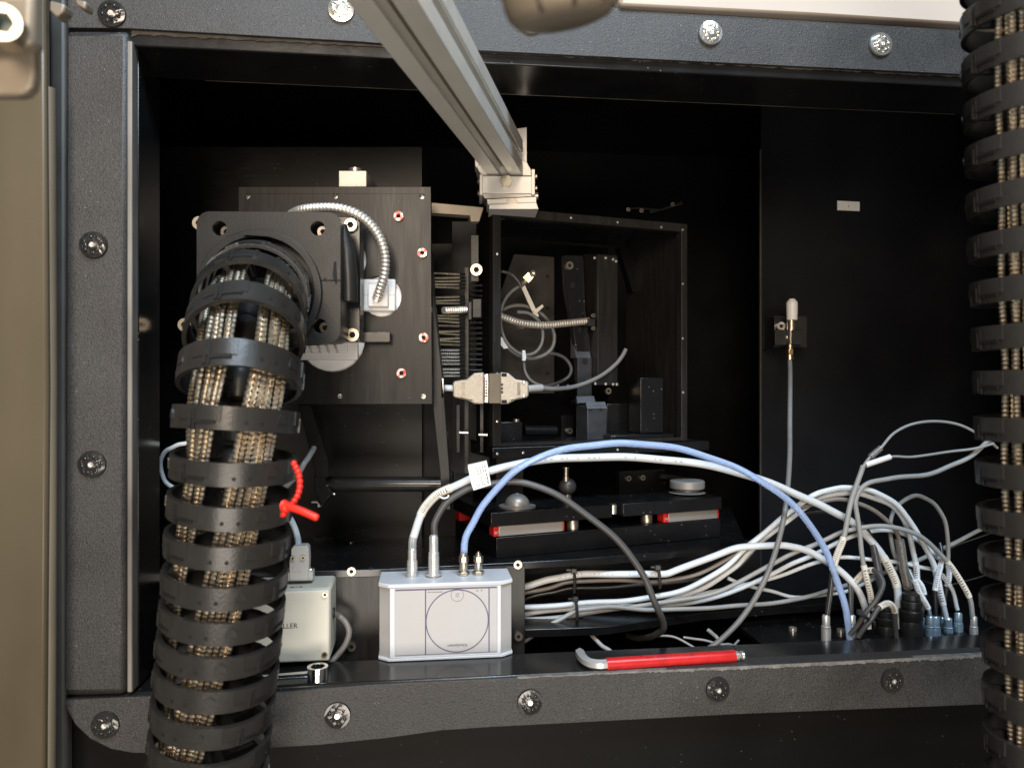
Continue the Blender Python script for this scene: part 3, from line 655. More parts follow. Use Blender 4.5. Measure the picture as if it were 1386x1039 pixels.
# back plate with reflected light put into its brown, column, curved arm
b = MB(); b.pxpoly(BF, [(696, 344), (750, 348), (750, 532), (677, 532), (677, 398)], .085, .089); part('inner_plate', b, mat('inner_reflect_lit', (.030, .026, .0225), .45, var=.15, vscale=60, dust=.2), hd, F=BF)
for px, py in ((741, 374), (741, 417), (741, 505)):
    p = BF.at(px, py, .085); bolt(hd, HOLEDISC, (p.x, .0849, p.z), (0, -1, 0), .002, 'hole', F=BF)
b = MB(); b.pxbox(BF, 809, 345, 836, 521, .035, .07); part('column', b, ANODB, hd, F=BF, bev=.0005)
b = MB(); b.pxbox(BF, 791, 344, 808, 521, .075, .079); part('column_plate', b, ANODC, hd, F=BF)
for px, py in ((805, 349), (820, 349), (830, 351), (834, 353.5), (806, 519), (820, 519.5), (830, 520), (835, 520)):
    p = BF.at(px, py, .034); bolt(hd, DOMEHEAD, (p.x, .034, p.z), (0, -1, 0), .0016, F=BF)
ap = [(764, 345), (790, 345), (793, 420), (800, 470), (802, 540), (809, 549), (790, 560), (783, 540), (781, 485), (774, 435), (766, 390)]
b = MB(); b.pxpoly(BF, ap, .050, .058); part('arm', b, ANODC, hd, F=BF, bev=.0008)
b = MB(); b.pxbox(BF, 782, 483, 801, 541, .0475, .0495); part('arm_face', b, mat('arm_cool_lit', (.05, .053, .06), .36, metal=.4, var=.2, vscale=80), hd, F=BF, bev=.0004)  # cool reflected light put into a paler, bluer colour
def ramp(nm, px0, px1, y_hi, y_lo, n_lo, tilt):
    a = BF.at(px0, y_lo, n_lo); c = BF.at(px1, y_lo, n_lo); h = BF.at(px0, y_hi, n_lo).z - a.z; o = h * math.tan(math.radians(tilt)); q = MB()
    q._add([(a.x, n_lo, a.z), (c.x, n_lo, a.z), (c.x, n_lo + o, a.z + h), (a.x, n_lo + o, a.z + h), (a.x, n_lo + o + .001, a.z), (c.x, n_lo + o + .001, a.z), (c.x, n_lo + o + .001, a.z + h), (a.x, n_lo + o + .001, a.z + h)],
           [(0,1,2,3), (5,4,7,6), (4,5,1,0), (3,2,6,7), (1,5,6,2), (4,0,3,7)]); part(nm, q, mat('painted_glint', (.16, .165, .18), .36, metal=.7, var=.1) if 'painted_glint' not in MATS else MATS['painted_glint'], hd, F=BF)  # brighter colour and tilt stand in for the cool glints
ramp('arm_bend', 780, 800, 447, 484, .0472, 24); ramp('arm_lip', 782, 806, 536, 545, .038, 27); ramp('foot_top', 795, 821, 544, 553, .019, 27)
for px, py in ((792, 489), (792, 518)):
    p = BF.at(px, py, .047); bolt(hd, HOLEDISC, (p.x, .0474, p.z), (0, -1, 0), .0032, 'hole', F=BF)
b = MB(); b.pxbox(BF, 781, 541, 808, 548, .040, .056); part('arm_step', b, ALUM if False else ANODC, hd, F=BF, bev=.001)
b = MB(); b.pxbox(BF, 795, 549, 821.5, 601, .020, .045); part('arm_foot', b, MATS['arm_cool_lit'], hd, F=BF, bev=.0008)
for px in (799, 813):
    p = BF.at(px, 553, .02); bolt(hd, HOLEDISC, (p.x, .0199, p.z), (0, -1, 0), .0022, 'hole', F=BF)
p = BF.at(769, 360, .05); bolt(hd, CAPS['nickel'], (p.x, .0495, p.z), (0, -1, 0), .004, F=BF); 
p = BF.at(775, 386, .05); bolt(hd, HOLEDISC, (p.x, .0499, p.z), (0, -1, 0), .003, 'hole', F=BF)
p = BF.at(705, 441, .084); bolt(hd, CAPS['nickel'], (p.x, .084, p.z), (0, -1, 0), .0032, F=BF)
p = BF.at(822, 529, .05); bolt(hd, CAPS['nickel'], (p.x, .05, p.z), (0, -1, 0), .0032, F=BF)
for a in ((821, 546, 869, 598, .045, .07), (867, 511, 898, 586, .012, .035), (827, 588, 912, 600, .004, .03)):
    b = MB(); b.pxbox(BF, *a); part('block', b, ANODC, hd, F=BF, bev=.0006)
b = MB(); b.pxpoly(BF, [(838, 335), (850, 335), (868, 375), (868, 395), (856, 395)], .09, .1); part('gusset', b, WALLK, hd, F=BF)
b = MB(); b.pxbox(BF, 678, 571, 707, 602, .02, .035); part('block', b, ANODC, hd, F=BF, bev=.0005)
p = BF.at(701, 571, .022); bolt(hd, CAPS['nickel'], (p.x, .026, p.z), (0, 0, 1), .0030, F=BF)
p0 = BF.at(709, 583, .04); p1 = BF.at(752, 583, .04); b = MB(); b.cyl(p0, p1, .0052, seg=20); part('bar', b, ANODC, hd, F=BF, sm=True)
b = MB(); b.pxbox(BF, 760, 562, 776, 598, .06, .075); part('block', b, ANODC, hd, F=BF)
p = BF.at(771, 583, .058); bolt(hd, CAPS['nickel'], (p.x, .0595, p.z), (0, -1, 0), .003, F=BF)
b = MB(); p = BF.at(768, 524, .07); b.ball((p.x, .07, p.z), .006, 14, 8); part('knob', b, ANODC, hd, F=BF, sm=True)
# base flange below the housing, column to the stage
bs = thing('housing_base', 'black flange plate with small screws below the open housing', 'plate', BF.w(.1, .05, zb-.016), rz=21.2)
b = MB(); p0 = BF.at(668, 620, -.003); p1 = BF.at(960, 610, -.003); b.box(-.0018, p1.x, -.003, .13, p0.z, zb-.0010); part('plate', b, ANODC, bs, F=BF, bev=.0004)
for px, py in ((673, 614), (708, 612.5), (836, 608.5), (924, 606)):
    p = BF.at(px, py, -.003); bolt(bs, DOMEHEAD, (p.x, -.0031, p.z), (0, -1, 0), .0013, F=BF)
b = MB(); p0 = BF.at(672, 690, .03); p1 = BF.at(708, 621, .03); b.box(p0.x, p1.x, .03, .05, p0.z-.004, BF.at(668, 620, -.003).z); part('pillar', b, ANODB, bs, F=BF)
q = BF.at(766, 628, .02); r_ = BF.at(766, 652, .02); b = MB(); b.lathe([(.0033, .014), (.0033, .013), (.0022, .0125), (.0022, .006), (.0028, .0055), (.0028, .001), (.0018, 0)], 12, Matrix.Translation((q.x, .02, r_.z))); part('rod', b, NICKEL, bs, F=BF, sm=True)
# finned connector column left of the housing
fc = thing('connector_column', 'dark column with rods and a comb of fine braided wires', 'connector', pt(640, 640, .69))
b = MB(); b.pxbox(WF, 629, 362, 634, 640, .690, .694); part('rail', b, ANODB, fc)
b = MB(); b.pxbox(WF, 612, 300, 668, 640, .735, .74); part('backing', b, WALLK, fc)
for i in range(17):
    y = 386 + i * 7.2; b = MB(); b.cyl(pt(634, y, .705), pt(664, y, .705), .0013, seg=8); part('rod', b, ANODB, fc, sm=True)
random.seed(21)
y = 371.0; i = 0
while y < 512:
    if not 411 < y < 424 and not 396 < y < 399:
        x0 = 585 + (y - 371) * .10; dy = random.uniform(-2.5, 2.5) if y < 470 else 0
        P = resample([pt(x0 - 6, y + dy, .655), pt(622, y, .675)], .0007)
        mb = MB(); mb.tube(P, [(.00098 if k % 3 else .0007) for k in range(len(P))], 6); part('wire', mb, STEEL if y > 470 else BRAID, fc)
        b = MB(); b.cyl(pt(621.5, y, .675), pt(629, y, .68), .0011, seg=6); part('ferrule', b, PLASK, fc)
    y += 4.7 + (2.2 if i % 5 == 4 else 0); i += 1
b = MB(); b.pxbox(WF, 633, 408, 639, 433, .672, .690); b.pxbox(WF, 639.2, 404, 652, 430, .672, .690); part('socket', b, PLASK, fc, bev=.0008)
part('inner_conduit', conduit_mb([pt(600, 420, .66), pt(616, 419.5, .668), pt(633, 418.5, .678)], .0030, .0024), CONDUIT, fc, sm=True)
b = MB(); b.pxbox(WF, 637, 318, 648, 381, .675, .681); part('strap', b, ANODB, fc, bev=.0004)
bolt(fc, CAPS['nickel'], pt(645, 366, .674), (0, -1, 0), .0052)
for x in (618, 650):
    b = MB(); b.pxbox(WF, x, 548, x + 4, 612, .695, .70); part('rib', b, ANODC, fc)
for px, py in ((622, 585), (648, 588)):
    b = MB(); b.cyl(pt(px, py, .685), pt(px + 12, py + .5, .685), .0016, seg=10); part('pin', b, STEEL, fc, sm=True)
# ================================================================== cables inside the housing
def inside(name, label, cat, nodes, r, m, F=BF, n0=.045, seg=10, **k):
    b = MB(); b.tube(smooth([F.M @ F.at(x, y, n0 + (q[0] if q else 0)) for x, y, *q in nodes], 10), r, seg); return solo(name, b, m, label, cat, sm=True, **k)
ic = solo('steel_conduit', conduit_mb([BF.M @ BF.at(x, y, n_) for x, y, n_ in ((670, 424, .035), (686, 431, .036), (708, 437.5, .037), (735, 440, .038), (765, 437.5, .040), (798, 434, .042))], .0036, .0027), CONDUIT, 'short corrugated steel conduit inside the open housing', 'conduit', sm=True)
b = MB(); b.pxbox(BF, 796.5, 431, 806, 441, .036, .048); part('end_clamp', b, RUBK, ic, F=BF, bev=.0006)
for yy in (427, 444): p = BF.at(803.5, yy, .036); bolt(ic, CAPS['nickel'], (p.x, .038, p.z), (0, -1, 0), .0020, F=BF)
cx = inside('coaxial_cable', 'grey coiled coaxial cable with a brass plug inside the housing', 'cable', [(712, 380, .004), (703, 387), (692, 395), (684, 405), (679, 418), (678, 440, .002), (684, 460), (695, 473), (709, 480), (724, 477), (733, 465), (734.5, 448), (729, 434, -.004), (716, 424, -.006), (700, 422, -.006)], .0016, CABM)
p0 = BF.M @ BF.at(712, 380, .049); p1 = BF.M @ BF.at(718.5, 373, .047); dr_ = (p1 - p0).normalized()
b = MB(); b.cyl(BF.M @ BF.at(703, 387.5, .046), p0, .0024, .0028, 12); part('ferrule', b, STEEL, cx, sm=True)
b = MB(); M_ = align(dr_, p0); b.box(-.0042, .0042, -.0042, .0042, -.0005, .0078, M_); part('plug', b, BRASS, cx, bev=.0006)
p = BF.at(720, 370.5, .043); b = MB(); b.lathe([(.0030, 0), (.0030, .0018), (.0016, .0018), (.0016, .0005)], 14, BF.M @ align((.2, -1, .1), (p.x, .0425, p.z))); part('plug_rim', b, STEEL, cx, sm=True)
inside('coil_cable', 'grey coil of cable around the conduit inside the housing', 'cable', [(671, 428, .004), (683, 418), (697, 413.5), (714, 415), (731, 423), (743, 436), (750, 452), (748, 469), (737, 480), (718, 485), (700, 480), (686, 469), (678, 455, .004), (671, 440, .01)], .0018, CABM, n0=.052)
inside('lead_cable', 'grey lead entering past the left post of the housing', 'cable', [(668, 367, .01), (680, 367.5), (692, 371), (701, 380), (706, 389)], .0016, CABD, n0=.040)
inside('small_loop_cable', 'dark blue grey small cable loop below the coil', 'cable', [(739, 478), (754, 479.5), (766, 486), (773, 498), (770, 509), (760, 516), (746, 521, -.008), (733, 524, -.014)], .0017, CABD, n0=.052)
inside('small_loop_cable', 'thin blue grey cable curving from the white tie to the connector', 'cable', [(709, 490), (711, 503), (718, 514), (730, 520.5), (745, 523), (756, 521)], .0014, CABM, n0=.05)
inside('sensor_lead', 'thicker grey cable rising right from the connector hood', 'cable', [(732, 524.5, -.012), (752, 526, -.008), (775, 523.5), (797, 516.5), (817, 506), (833, 493), (842, 482), (847, 472.5)], .0021, CABM, n0=.032)
b = MB(); q = px2(BF, [(705.5, 389), (710, 386.5), (725, 419), (729, 428), (724, 430), (716, 413)], .044); b.slab(q, .043, .0443); t_ = solo('white_tie', b, SLEEVE, 'cream strip tie holding the coiled coaxial cable', 'cable tie', F=BF)
b = MB(); q = px2(BF, [(721, 421), (734, 412), (735.5, 415), (726, 424)], .042); b.slab(q, .0415, .0425); part('tail', b, SLEEVE, t_, F=BF)
b = MB(); q = px2(BF, [(707, 474), (710.5, 474), (712, 484), (711, 488), (707, 488)], .043); b.slab(q, .0425, .0445); solo('white_tie', b, SLEEVEW, 'small white tie at the bottom of the cable coil', 'cable tie', F=BF)
b = MB(); q = px2(BF, [(677, 455), (681, 458), (688, 471), (682, 472), (677, 466)], .046); b.slab(q, .0455, .0470); solo('wrap_label', b, PAPER, 'small white wrap label on the coil beside the left post', 'label', F=BF)

# ================================================================== D-sub connector pair
def hood(label, sgn, x_in, x_mid, x_out, cabx):
    h = thing('connector_hood', label, 'connector', pt((x_in + x_out) / 2, 548, .655))
    f = Frame((0, .652, 0), 4)
    o = [(x_in, 503.5), (x_mid + sgn * 10, 504.5), (x_mid, 513), (x_out + sgn * 2, 515.5), (x_out, 518), (x_out, 535), (x_out + sgn * 2, 538), (x_mid, 541), (x_mid + sgn * 10, 546.5), (x_in, 547)]
    b = MB(); b.pxpoly(f, o, 0, .011); part('shell', b, HOODG, h, F=f, bev=.0012)
    c = f.at((x_mid + x_out) / 2 + sgn * 4.5, 526, 0)
    b = MB(); b.plate(circ(c.x, c.z, .0060, 26), [circ(c.x, c.z, .0055, 26)], lambda u, v, w: (u, w, v), -.0003, .001); part('round_rim', b, HOODG, h, F=f)
    b = MB(); b.box(c.x - .0013, c.x + .0013, -.0004, .001, c.z - .0055, c.z + .0055); part('slot', b, DSTEEL, h, F=f)
    return h, f
h, f = hood('beige metal connector hood plugged in from the left of the post', 1, 655, 632, 613, 600)
b = MB(); b.tube(smooth([pt(598, 525, .66), pt(606, 525, .658), pt(615, 525.5, .657)], 6), .0027, 10); part('cable_stub', b, CABW, h, sm=True)
b = MB(); b.pxbox(f, 656, 511, 661, 541, .001, .010); part('flange', b, STEEL, h, F=f, bev=.0003)
for i in range(6):
    b = MB(); b.pxbox(f, 657, 515 + i*4, 659.5, 517 + i*4, .0006, .001); part('dimple', b, PLASK, h, F=f)
for yy in (506, 540):
    b = MB(); b.pxbox(f, 655.5, yy, 661, yy + 5, .002, .008); part('jackscrew', b, STEEL, h, F=f, bev=.0004)
b = MB(); b.pxbox(f, 661.5, 505, 680, 546, .002, .010); part('mating_shell', b, mat('mate', (.10, .085, .065), .4, metal=.5), h, F=f, bev=.0005)
h, f = hood('beige metal connector hood to the right of the housing post', -1, 677, 698, 715.5, 730)
for yy in (517, 535.5):
    p = f.at(709, yy, 0); bolt(h, DOMEHEAD, (p.x, 0, p.z), (0, -1, 0), .0016, F=f)
for yy in (505, 541):
    b = MB(); b.pxbox(f, 679, yy, 686, yy + 4.5, -.0003, .001); part('notch', b, HOLE, h, F=f)
for i in range(3):
    b = MB(); b.pxbox(f, 678, 519 + i*5, 681, 522 + i*5, -.0003, .001); part('dimple', b, PLASK, h, F=f)
b = MB(); b.tube(smooth([pt(714, 526, .657), pt(724, 525, .66), pt(733, 524.5, .664)], 6), [.0030]*7 + [.003]*6, 10); part('cable_boot', b, CABG, h, sm=True)

# ================================================================== stage under the housing
zp = Z0 + .0004
sR1 = SF.at(975, 725, 0).x
st = thing('linear_stage', 'layered black linear stage with silver rails below the housing', 'stage', SF.w(sR1/2, .05, zp), rz=22.8)
h1 = .0172; h2 = h1 + .0098; h3 = h2 + .0118
b = MB(); b.box(0, sR1, 0, .115, zp, zp + h1); part('base_plate', b, ANODC, st, F=SF, bev=.0004)
def xs_(px, n=0): return SF.at(px, 700, n).x
rail = mat('rail_grey', (.40, .375, .345), .42, metal=.6, var=.08, vscale=80, stretch=(.1, 1, 6))
for x0, x1, nm in ((675, 762, 'rail'), (905, 971, 'rail')):
    b = MB(); b.box(xs_(x0, .003), xs_(x1, .003), .003, .013, zp + h1 + .0003, zp + h2 - .0003); part('rail', b, rail, st, F=SF, bev=.0006)
    for e0, e1 in ((x0 - 7, x0), (x1, x1 + 1.6)):
        b = MB(); b.box(xs_(e0, .003), xs_(e1, .003), .0025, .0135, zp + h1 + .0005, zp + h2 - .0006); part('end_cap', b, RED, st, F=SF, bev=.0005)
    b = MB(); b.box(xs_(x0, .003) - .004, xs_(x0, .003) - .0015, .0018, .0026, zp + h1 + .003, zp + h1 + .005); part('cap_screw', b, STEEL, st, F=SF)
b = MB(); b.box(-.0042, .0068, .085, .0855+.01, zp + h1 + .0005, zp + h2); part('end_cap', b, RED, st, F=SF, bev=.0005)
b = MB(); b.box(xs_(664), xs_(828), -.001, .10, zp + h2, zp + h3); part('carriage', b, ANODC, st, F=SF, bev=.0004)
b = MB(); b.box(xs_(843), xs_(976), -.001, .10, zp + h2, zp + h3); part('carriage', b, ANODC, st, F=SF, bev=.0004)
b = MB(); b.box(xs_(828)+.0003, xs_(843)-.0003, .012, .095, zp + h2 + .002, zp + h3 - .001); part('bridge', b, ANODC, st, F=SF)
b = MB(); x = xs_(831, .006); b.lathe([(.0035, 0), (.0035, .008)], 14, Matrix.Translation((x, .008, zp + h2 + .002))); part('post', b, STEEL, st, F=SF, sm=True)
for px, n_ in ((775, .008), (875, .010)):
    b = MB(); x = xs_(px, n_); b.lathe([(.0052, 0), (.0055, .001), (.0055, .009), (.0052, .0095)], 20, Matrix.Translation((x, n_, zp + h1 + .0001))); part('foot', b, NICKEL, st, F=SF, sm=True)
x = xs_(700, .022); b = MB(); R = .0108
prof_ = [(.0165, 0), (.0165, .0012), (.0125, .0016)] + [(R*math.cos(a*PI/16)+.0004, .0018 + R*.92*math.sin(a*PI/16)) for a in range(0, 8)] + [(.0015, .0018 + R*.92), (.0014, .0022+R*.92)]
b.lathe(prof_, 32, Matrix.Translation((x, .022, zp + h3))); part('dome', b, mat('dome_grey', (.26, .24, .22), .42, metal=.5, var=.05), st, F=SF, sm=True)
x = xs_(930, .030); b = MB(); b.lathe([(.012, 0), (.018, .0015), (.012, .003), (.0115, .005), (.0162, .0055), (.0172, .0065), (.0172, .0125), (.0162, .0135)], 36, Matrix.Translation((x, .030, zp + h3))); part('disc', b, mat('disc_grey', (.26, .245, .225), .5, metal=.4, var=.06), st, F=SF, sm=True)
b = MB(); x = xs_(768, .045); b.ball((x, .045, zp + h3 + .012), .0085, 20, 12); part('ball', b, mat('ball_dark', (.035, .030, .026), .4), st, F=SF, sm=True)
b = MB(); b.lathe([(.004, 0), (.004, .010)], 14, Matrix.Translation((x, .045, zp + h3))); part('ball_stem', b, NICKEL, st, F=SF, sm=True)
b = MB(); b.box(xs_(838, .06), xs_(900, .06), .06, .066, zp + h3, zp + h3 + .022); part('bracket', b, ANOD, st, F=SF)
for px in (851, 870):
    x = xs_(px, .058); bolt(st, CAPS['nickel'], (x, .0598, zp + h3 + .0145), (0, -1, 0), .0028, F=SF)
b = MB(); b.tube(smooth([(xs_(895, .05), .052, zp+h3+.016), (xs_(912, .05), .05, zp+h3+.014), (xs_(930, .05), .048, zp+h3+.010)], 6), .003, 8); part('cable_lead', b, PLASK, st, F=SF, sm=True)

# ================================================================== silver instrument box
nf = .040
L0 = LF.at(511.5, 840, nf).x; L1 = LF.at(695, 840, nf).x; zb = ZB + .0003; zt = LF.at(690, 785.5, nf).z
a0 = LF.at(527.5, 840, nf).x; a1 = LF.at(678, 840, nf).x; nb = .0800
ib = thing('instrument_box', 'silver instrument box with a printed circle on its front', 'instrument', LF.w((L0+L1)/2, nf, zb), rz=ANG)
def shape(i, f=0): return [(L0+i, nb), (L0+i, nf+.007+f), (a0, nf+.0006+f), (a1, nf+.0006+f), (L1-i, nf+.007+f), (L1-i, nb)]
b = MB(); b.flat(shape(.0008, .0008), zb+.0022, zt-.0032); part('body', b, SIDEF, ib, F=LF)
b = MB(); b.flat([(L0, nb), (L0, nf+.006), (a0-.001, nf-.0004), (a1+.001, nf-.0004), (L1, nf+.006), (L1, nb)], zt-.0032, zt); part('lid', b, WBOX, ib, F=LF, bev=.0007)
b = MB(); b.flat([(L0, nb), (L0, nf+.006), (a0-.001, nf-.0004), (a1+.001, nf-.0004), (L1, nf+.006), (L1, nb)], zb, zb+.0022); part('bottom', b, WBOX, ib, F=LF, bev=.0005)
f0 = LF.at(534.5, 840, nf).x; f1 = LF.at(673, 840, nf).x; fz0 = zb + .0042; fz1 = zt - .0048
b = MB(); b.plate([(a0, zb+.0022), (a1, zb+.0022), (a1, zt-.0032), (a0, zt-.0032)], [[(f0, fz0-.001), (f1, fz0-.001), (f1, fz1+.001), (f0, fz1+.001)]], lambda u, v, w: (u, w, v), nf-.0002, nf+.0012); part('front_frame', b, WBOX, ib, F=LF, bev=.0003)
b = MB(); b.box(f0+.0001, f1-.0001, nf+.0004, nf+.0012, fz0-.0009, fz1+.0009); face = part('face_plate', b, WFACE, ib, F=LF)
yk = nf + .0003
def ink(mb, m=INKP, nm='printed_line'): return part(nm, mb, m, ib, F=LF)
def hl(z, x0, x1, t): b = MB(); b.box(x0, x1, yk, yk+.0001, z-t/2, z+t/2); ink(b)
def vl(px, t): x = LF.at(px, 840, nf).x; b = MB(); b.box(x-t/2, x+t/2, yk-.00003, yk+.0001, fz0, fz1); ink(b)
hl(fz1, f0+.0003, f1-.0003, .0010); hl(fz0, f0+.0003, f1-.0003, .0004); vl(576, .0009); vl(662, .0009)
c = LF.at(619, 838.6, nf); cr = .0241; cz = (fz0 + fz1)/2
b = MB(); b.plate(circ(c.x, cz, cr, 64), [circ(c.x, cz, cr-.0008, 64)], lambda u, v, w: (u, w, v), yk-.00006, yk+.0001); ink(b, nm='printed_circle')
cz2 = cz + .0196
b = MB(); b.plate(circ(c.x, cz2, .0049, 36), [circ(c.x, cz2, .00465, 36)], lambda u, v, w: (u, w, v), yk, yk+.0001); ink(b, INK, 'logo_ring')
b = MB(); k = .0001
def seg2(mb, x0, z0, x1, z1, t=.00022):
    d = Vector((x1-x0, 0, z1-z0)); nrm = Vector((-d.z, 0, d.x)).normalized() * t/2
    q = [(x0+nrm.x, z0+nrm.z), (x1+nrm.x, z1+nrm.z), (x1-nrm.x, z1-nrm.z), (x0-nrm.x, z0-nrm.z)]
    mb.slab([(c.x + u*1.0, cz2 + v) for u, v in q], yk, yk+.0001)
u = .00010
for s_ in ((-.0002, .0020, .0016, .0020), (-.0002, .0020, -.0002, .0010), (-.0002, .0004, -.0002, -.0004), (-.0002, -.0004, .0016, -.0004), (.0004, .0013, .0012, .0013), (.0012, .0013, .0012, .0002),
           (-.0014, .0018, -.0010, .0014), (-.0010, .0014, -.0006, .0008), (-.0006, .0008, -.0008, .0002), (-.0014, -.0004, -.0009, -.0004)):
    seg2(b, s_[0], s_[1]-.0008, s_[2], s_[3]-.0008)
ink(b, INK, 'logo_mark')
R180 = Matrix.Rotation(PI, 4, 'Z')
text('printed_name', 'KilonSystem', .0030, LF.M @ Matrix.Translation((c.x, yk, cz - .0186)) @ FACE @ R180, INK, ib)
b = MB(); random.seed(2)
x = LF.at(579, 840, nf).x
while x < LF.at(599, 840, nf).x: l = random.uniform(.0004, .0009); b.box(x, x+l, yk, yk+.0001, fz1-.0024, fz1-.0019); x += l + .0003
for px in (645, 651): x = LF.at(px, 840, nf).x; b.box(x, x+.0011, yk, yk+.0001, fz1-.0024, fz1-.0018)
ink(b, INK, 'printed_note')
# sockets on top
def turned(prof, px, n_, seg=20): p = LF.at(px, 775, n_); return MB().lathe([(r, h) for r, h in prof], seg, Matrix.Translation((p.x, n_, zt + .0001)))
def hexp(px, n_, r, h0, h1): p = LF.at(px, 775, n_); return MB().plate(hexcyl(r, 0, 0), [], lambda u, v, w: (p.x+u, n_+v, zt+w), h0, h1)
nn = .062
for px, hh in ((627.5, 1), (647.5, 1)):
    so = part('gas_fitting', hexp(px, nn, .0048, .0001, .0030), NICKEL, ib, F=LF, bev=.0003)
    part('neck', turned([(.0034, .003), (.0030, .0034), (.0033, .006), (.0033, .0100)], px, nn), NICKEL, so, F=LF, sm=True)
    part('nut', hexp(px, nn, .0040, .0102, .0148), NICKEL, so, F=LF, bev=.0004)
    part('tip', turned([(.0022, .0149), (.0022, .0164), (.0012, .0166), (.0012, .0180)] if px > 640 else [(.0034, .0149), (.0030, .0172)], px, nn), NICKEL, so, F=LF, sm=True)

# ================================================================== white control box
bx0 = LF.at(296, 850, .036).x; bx1 = LF.at(446.5, 850, .036).x; bz0 = LF.at(440, 895, .036).z; bz1 = LF.at(440, 797.5, .036).z
cb = thing('control_box', 'cream plastic control box half hidden behind the left hose', 'control box', LF.w((bx0+bx1)/2, .06, bz0), rz=ANG)
b = MB(); b.box(bx0, bx1, .040, .080, bz0, bz1); part('case', b, CREAM, cb, F=LF, bev=.0022)
b = MB(); b.box(bx0+.0003, bx1-.0003, .036, .0399, bz0+.0003, bz1-.0003); part('cover', b, CREAM, cb, F=LF, bev=.0015)
for px, py in ((440, 804), (439.5, 885), (305, 804), (305, 885)):
    p = LF.at(px, py, .036); bolt(cb, CAPS['nickel'], (p.x, .0365, p.z), (0, -1, 0), .0021, F=LF)
p = LF.at(403, 846.5, .036); text('printed_name', 'CONTROLLER', .0052, LF.M @ Matrix.Translation((p.x, .0359, p.z)) @ FACE, INK, cb, align_x='RIGHT')
p = LF.at(400.5, 791, .044); text('printed_note', 'BLUE', .0040, LF.M @ Matrix.Translation((p.x, .0455, bz1 + .00012)), INK, cb)
p = LF.at(447, 832, .05); b = MB(); b.lathe([(.0040, -.001), (.0040, .0012), (.0026, .0016)], 16, align((1, 0, 0), (bx1, .056, p.z))); part('grommet', b, RUBK, cb, F=LF, sm=True)
nd = [LF.w(bx1, .056, p.z), pt(459, 833, .596), pt(468, 842, .594), pt(472.5, 855, .592), pt(468, 871, .590), pt(457, 886, .588), pt(446, 897, .586), pt(432, 908, .588)]
b = MB(); b.tube(smooth(nd, 8), .0023, 10); part('cable', b, CABN, cb, sm=True)
# grey D connector on top of it
dh = thing('serial_connector', 'light grey serial connector standing on the cream control box', 'connector', LF.w(LF.at(404, 786, .058).x, .058, bz1), rz=ANG)
F2 = LF; n0, n1 = .052, .062
b = MB(); b.pxpoly(F2, [(391.5, 786), (391.5, 757), (394, 757), (394, 743), (397.5, 738.5), (415, 738), (417.5, 741), (418.5, 757), (417.5, 786)], n0, n1); part('shell', b, GREYP, dh, F=F2, bev=.001)
b = MB(); b.pxbox(F2, 385.5, 774, 423.5, 786, n0+.001, n1+.002); part('flange', b, GREYP, dh, F=F2, bev=.0005)
for px in (388.5, 420.5):
    b = MB(); b.pxbox(F2, px-2, 769, px+2, 774, n0+.003, n0+.006); part('jackscrew', b, STEEL, dh, F=F2, bev=.0004)
for px, py in ((396.5, 754.5), (410.5, 754)):
    p = F2.at(px, py, n0); bolt(dh, CAPS['nickel'], (p.x, n0, p.z), (0, -1, 0), .0018, F=F2)
b = MB(); b.pxpoly(F2, [(396, 766), (409, 766), (409, 774), (396, 774)], n0-.0003, n0+.0006); part('pad', b, GREYP, dh, F=F2, bev=.0003)
b = MB(); b.tube(smooth([LF.w(*F2.at(404, 740, .057)), pt(403, 728, .60), pt(399, 714, .605), pt(392, 700, .61), pt(382, 685, .615)], 6), .0024, 8); part('cable', b, CABW, dh, sm=True)

# ================================================================== tools on the sill
zs = ZB + .0002
def onsill(px, py, h=0): z = zs + h; d = z * FPX / (CY - py); return pt(px, py, d)
A_ = onsill(245, 927, .004); B_ = onsill(430, 911, .004); dirw = (B_ - A_).normalized(); L = (B_ - A_).length
WM = Matrix.Translation(A_) @ Matrix.Rotation(math.atan2(dirw.y, dirw.x), 4, 'Z')
WFm = MF(); WFm.M = WM
wr = thing('combination_wrench', 'chrome combination wrench lying on the sill behind the left hose', 'wrench', A_ - Vector((0, 0, .004)))
b = MB()
prev = []
n_ = 14
vs_ = []; fs = []
for i in range(n_ + 1):
    t_ = i / n_; x = .006 + (L - .013) * t_; hw = .0048 - .0012 * math.sin(PI * t_); hz = .0020
    for j in range(10):
        a = 2*PI*j/10; vs_.append((x, hw * math.cos(a), hz * math.sin(a)))
for i in range(n_):
    for j in range(10): fs.append((i*10+j, (i+1)*10+j, (i+1)*10+(j+1)%10, i*10+(j+1)%10))
b._add(vs_, fs); part('shank', b, CHROME, wr, F=WFm, sm=True)
b = MB(); oct_ = [( (.0062 + (.0008 if k % 2 else 0)) * math.cos(2*PI*k/24), (.0062 + (.0008 if k % 2 else 0)) * math.sin(2*PI*k/24)) for k in range(24)]
b.plate(circ(0, 0, .0074, 32), [[(u_*.76, v_*.76) for u_, v_ in oct_]], lambda u, v, w: (L + u, v, w), -.0040, .0052); part('ring_end', b, CHROME, wr, F=WFm, bev=.0008)
b = MB(); b.flat([(.008, -.005), (-.002, -.0105), (-.013, -.0090), (-.017, -.0060), (-.005, -.0050), (-.004, .0050), (-.017, .0060), (-.013, .0090), (-.002, .0105), (.008, .005)], -.0032, .0032); part('open_end', b, CHROME, wr, F=WFm, bev=.0006)
hk = thing('hex_key', 'red sleeved hex key lying on the black sill', 'hex key', onsill(900, 893))
r = .0040
p_ = [onsill(784.5, 882.5, r), onsill(787, 887.5, r), onsill(792, 893, r), onsill(800, 897.2, r), onsill(811, 898.8, r), onsill(821, 898.2, r)]
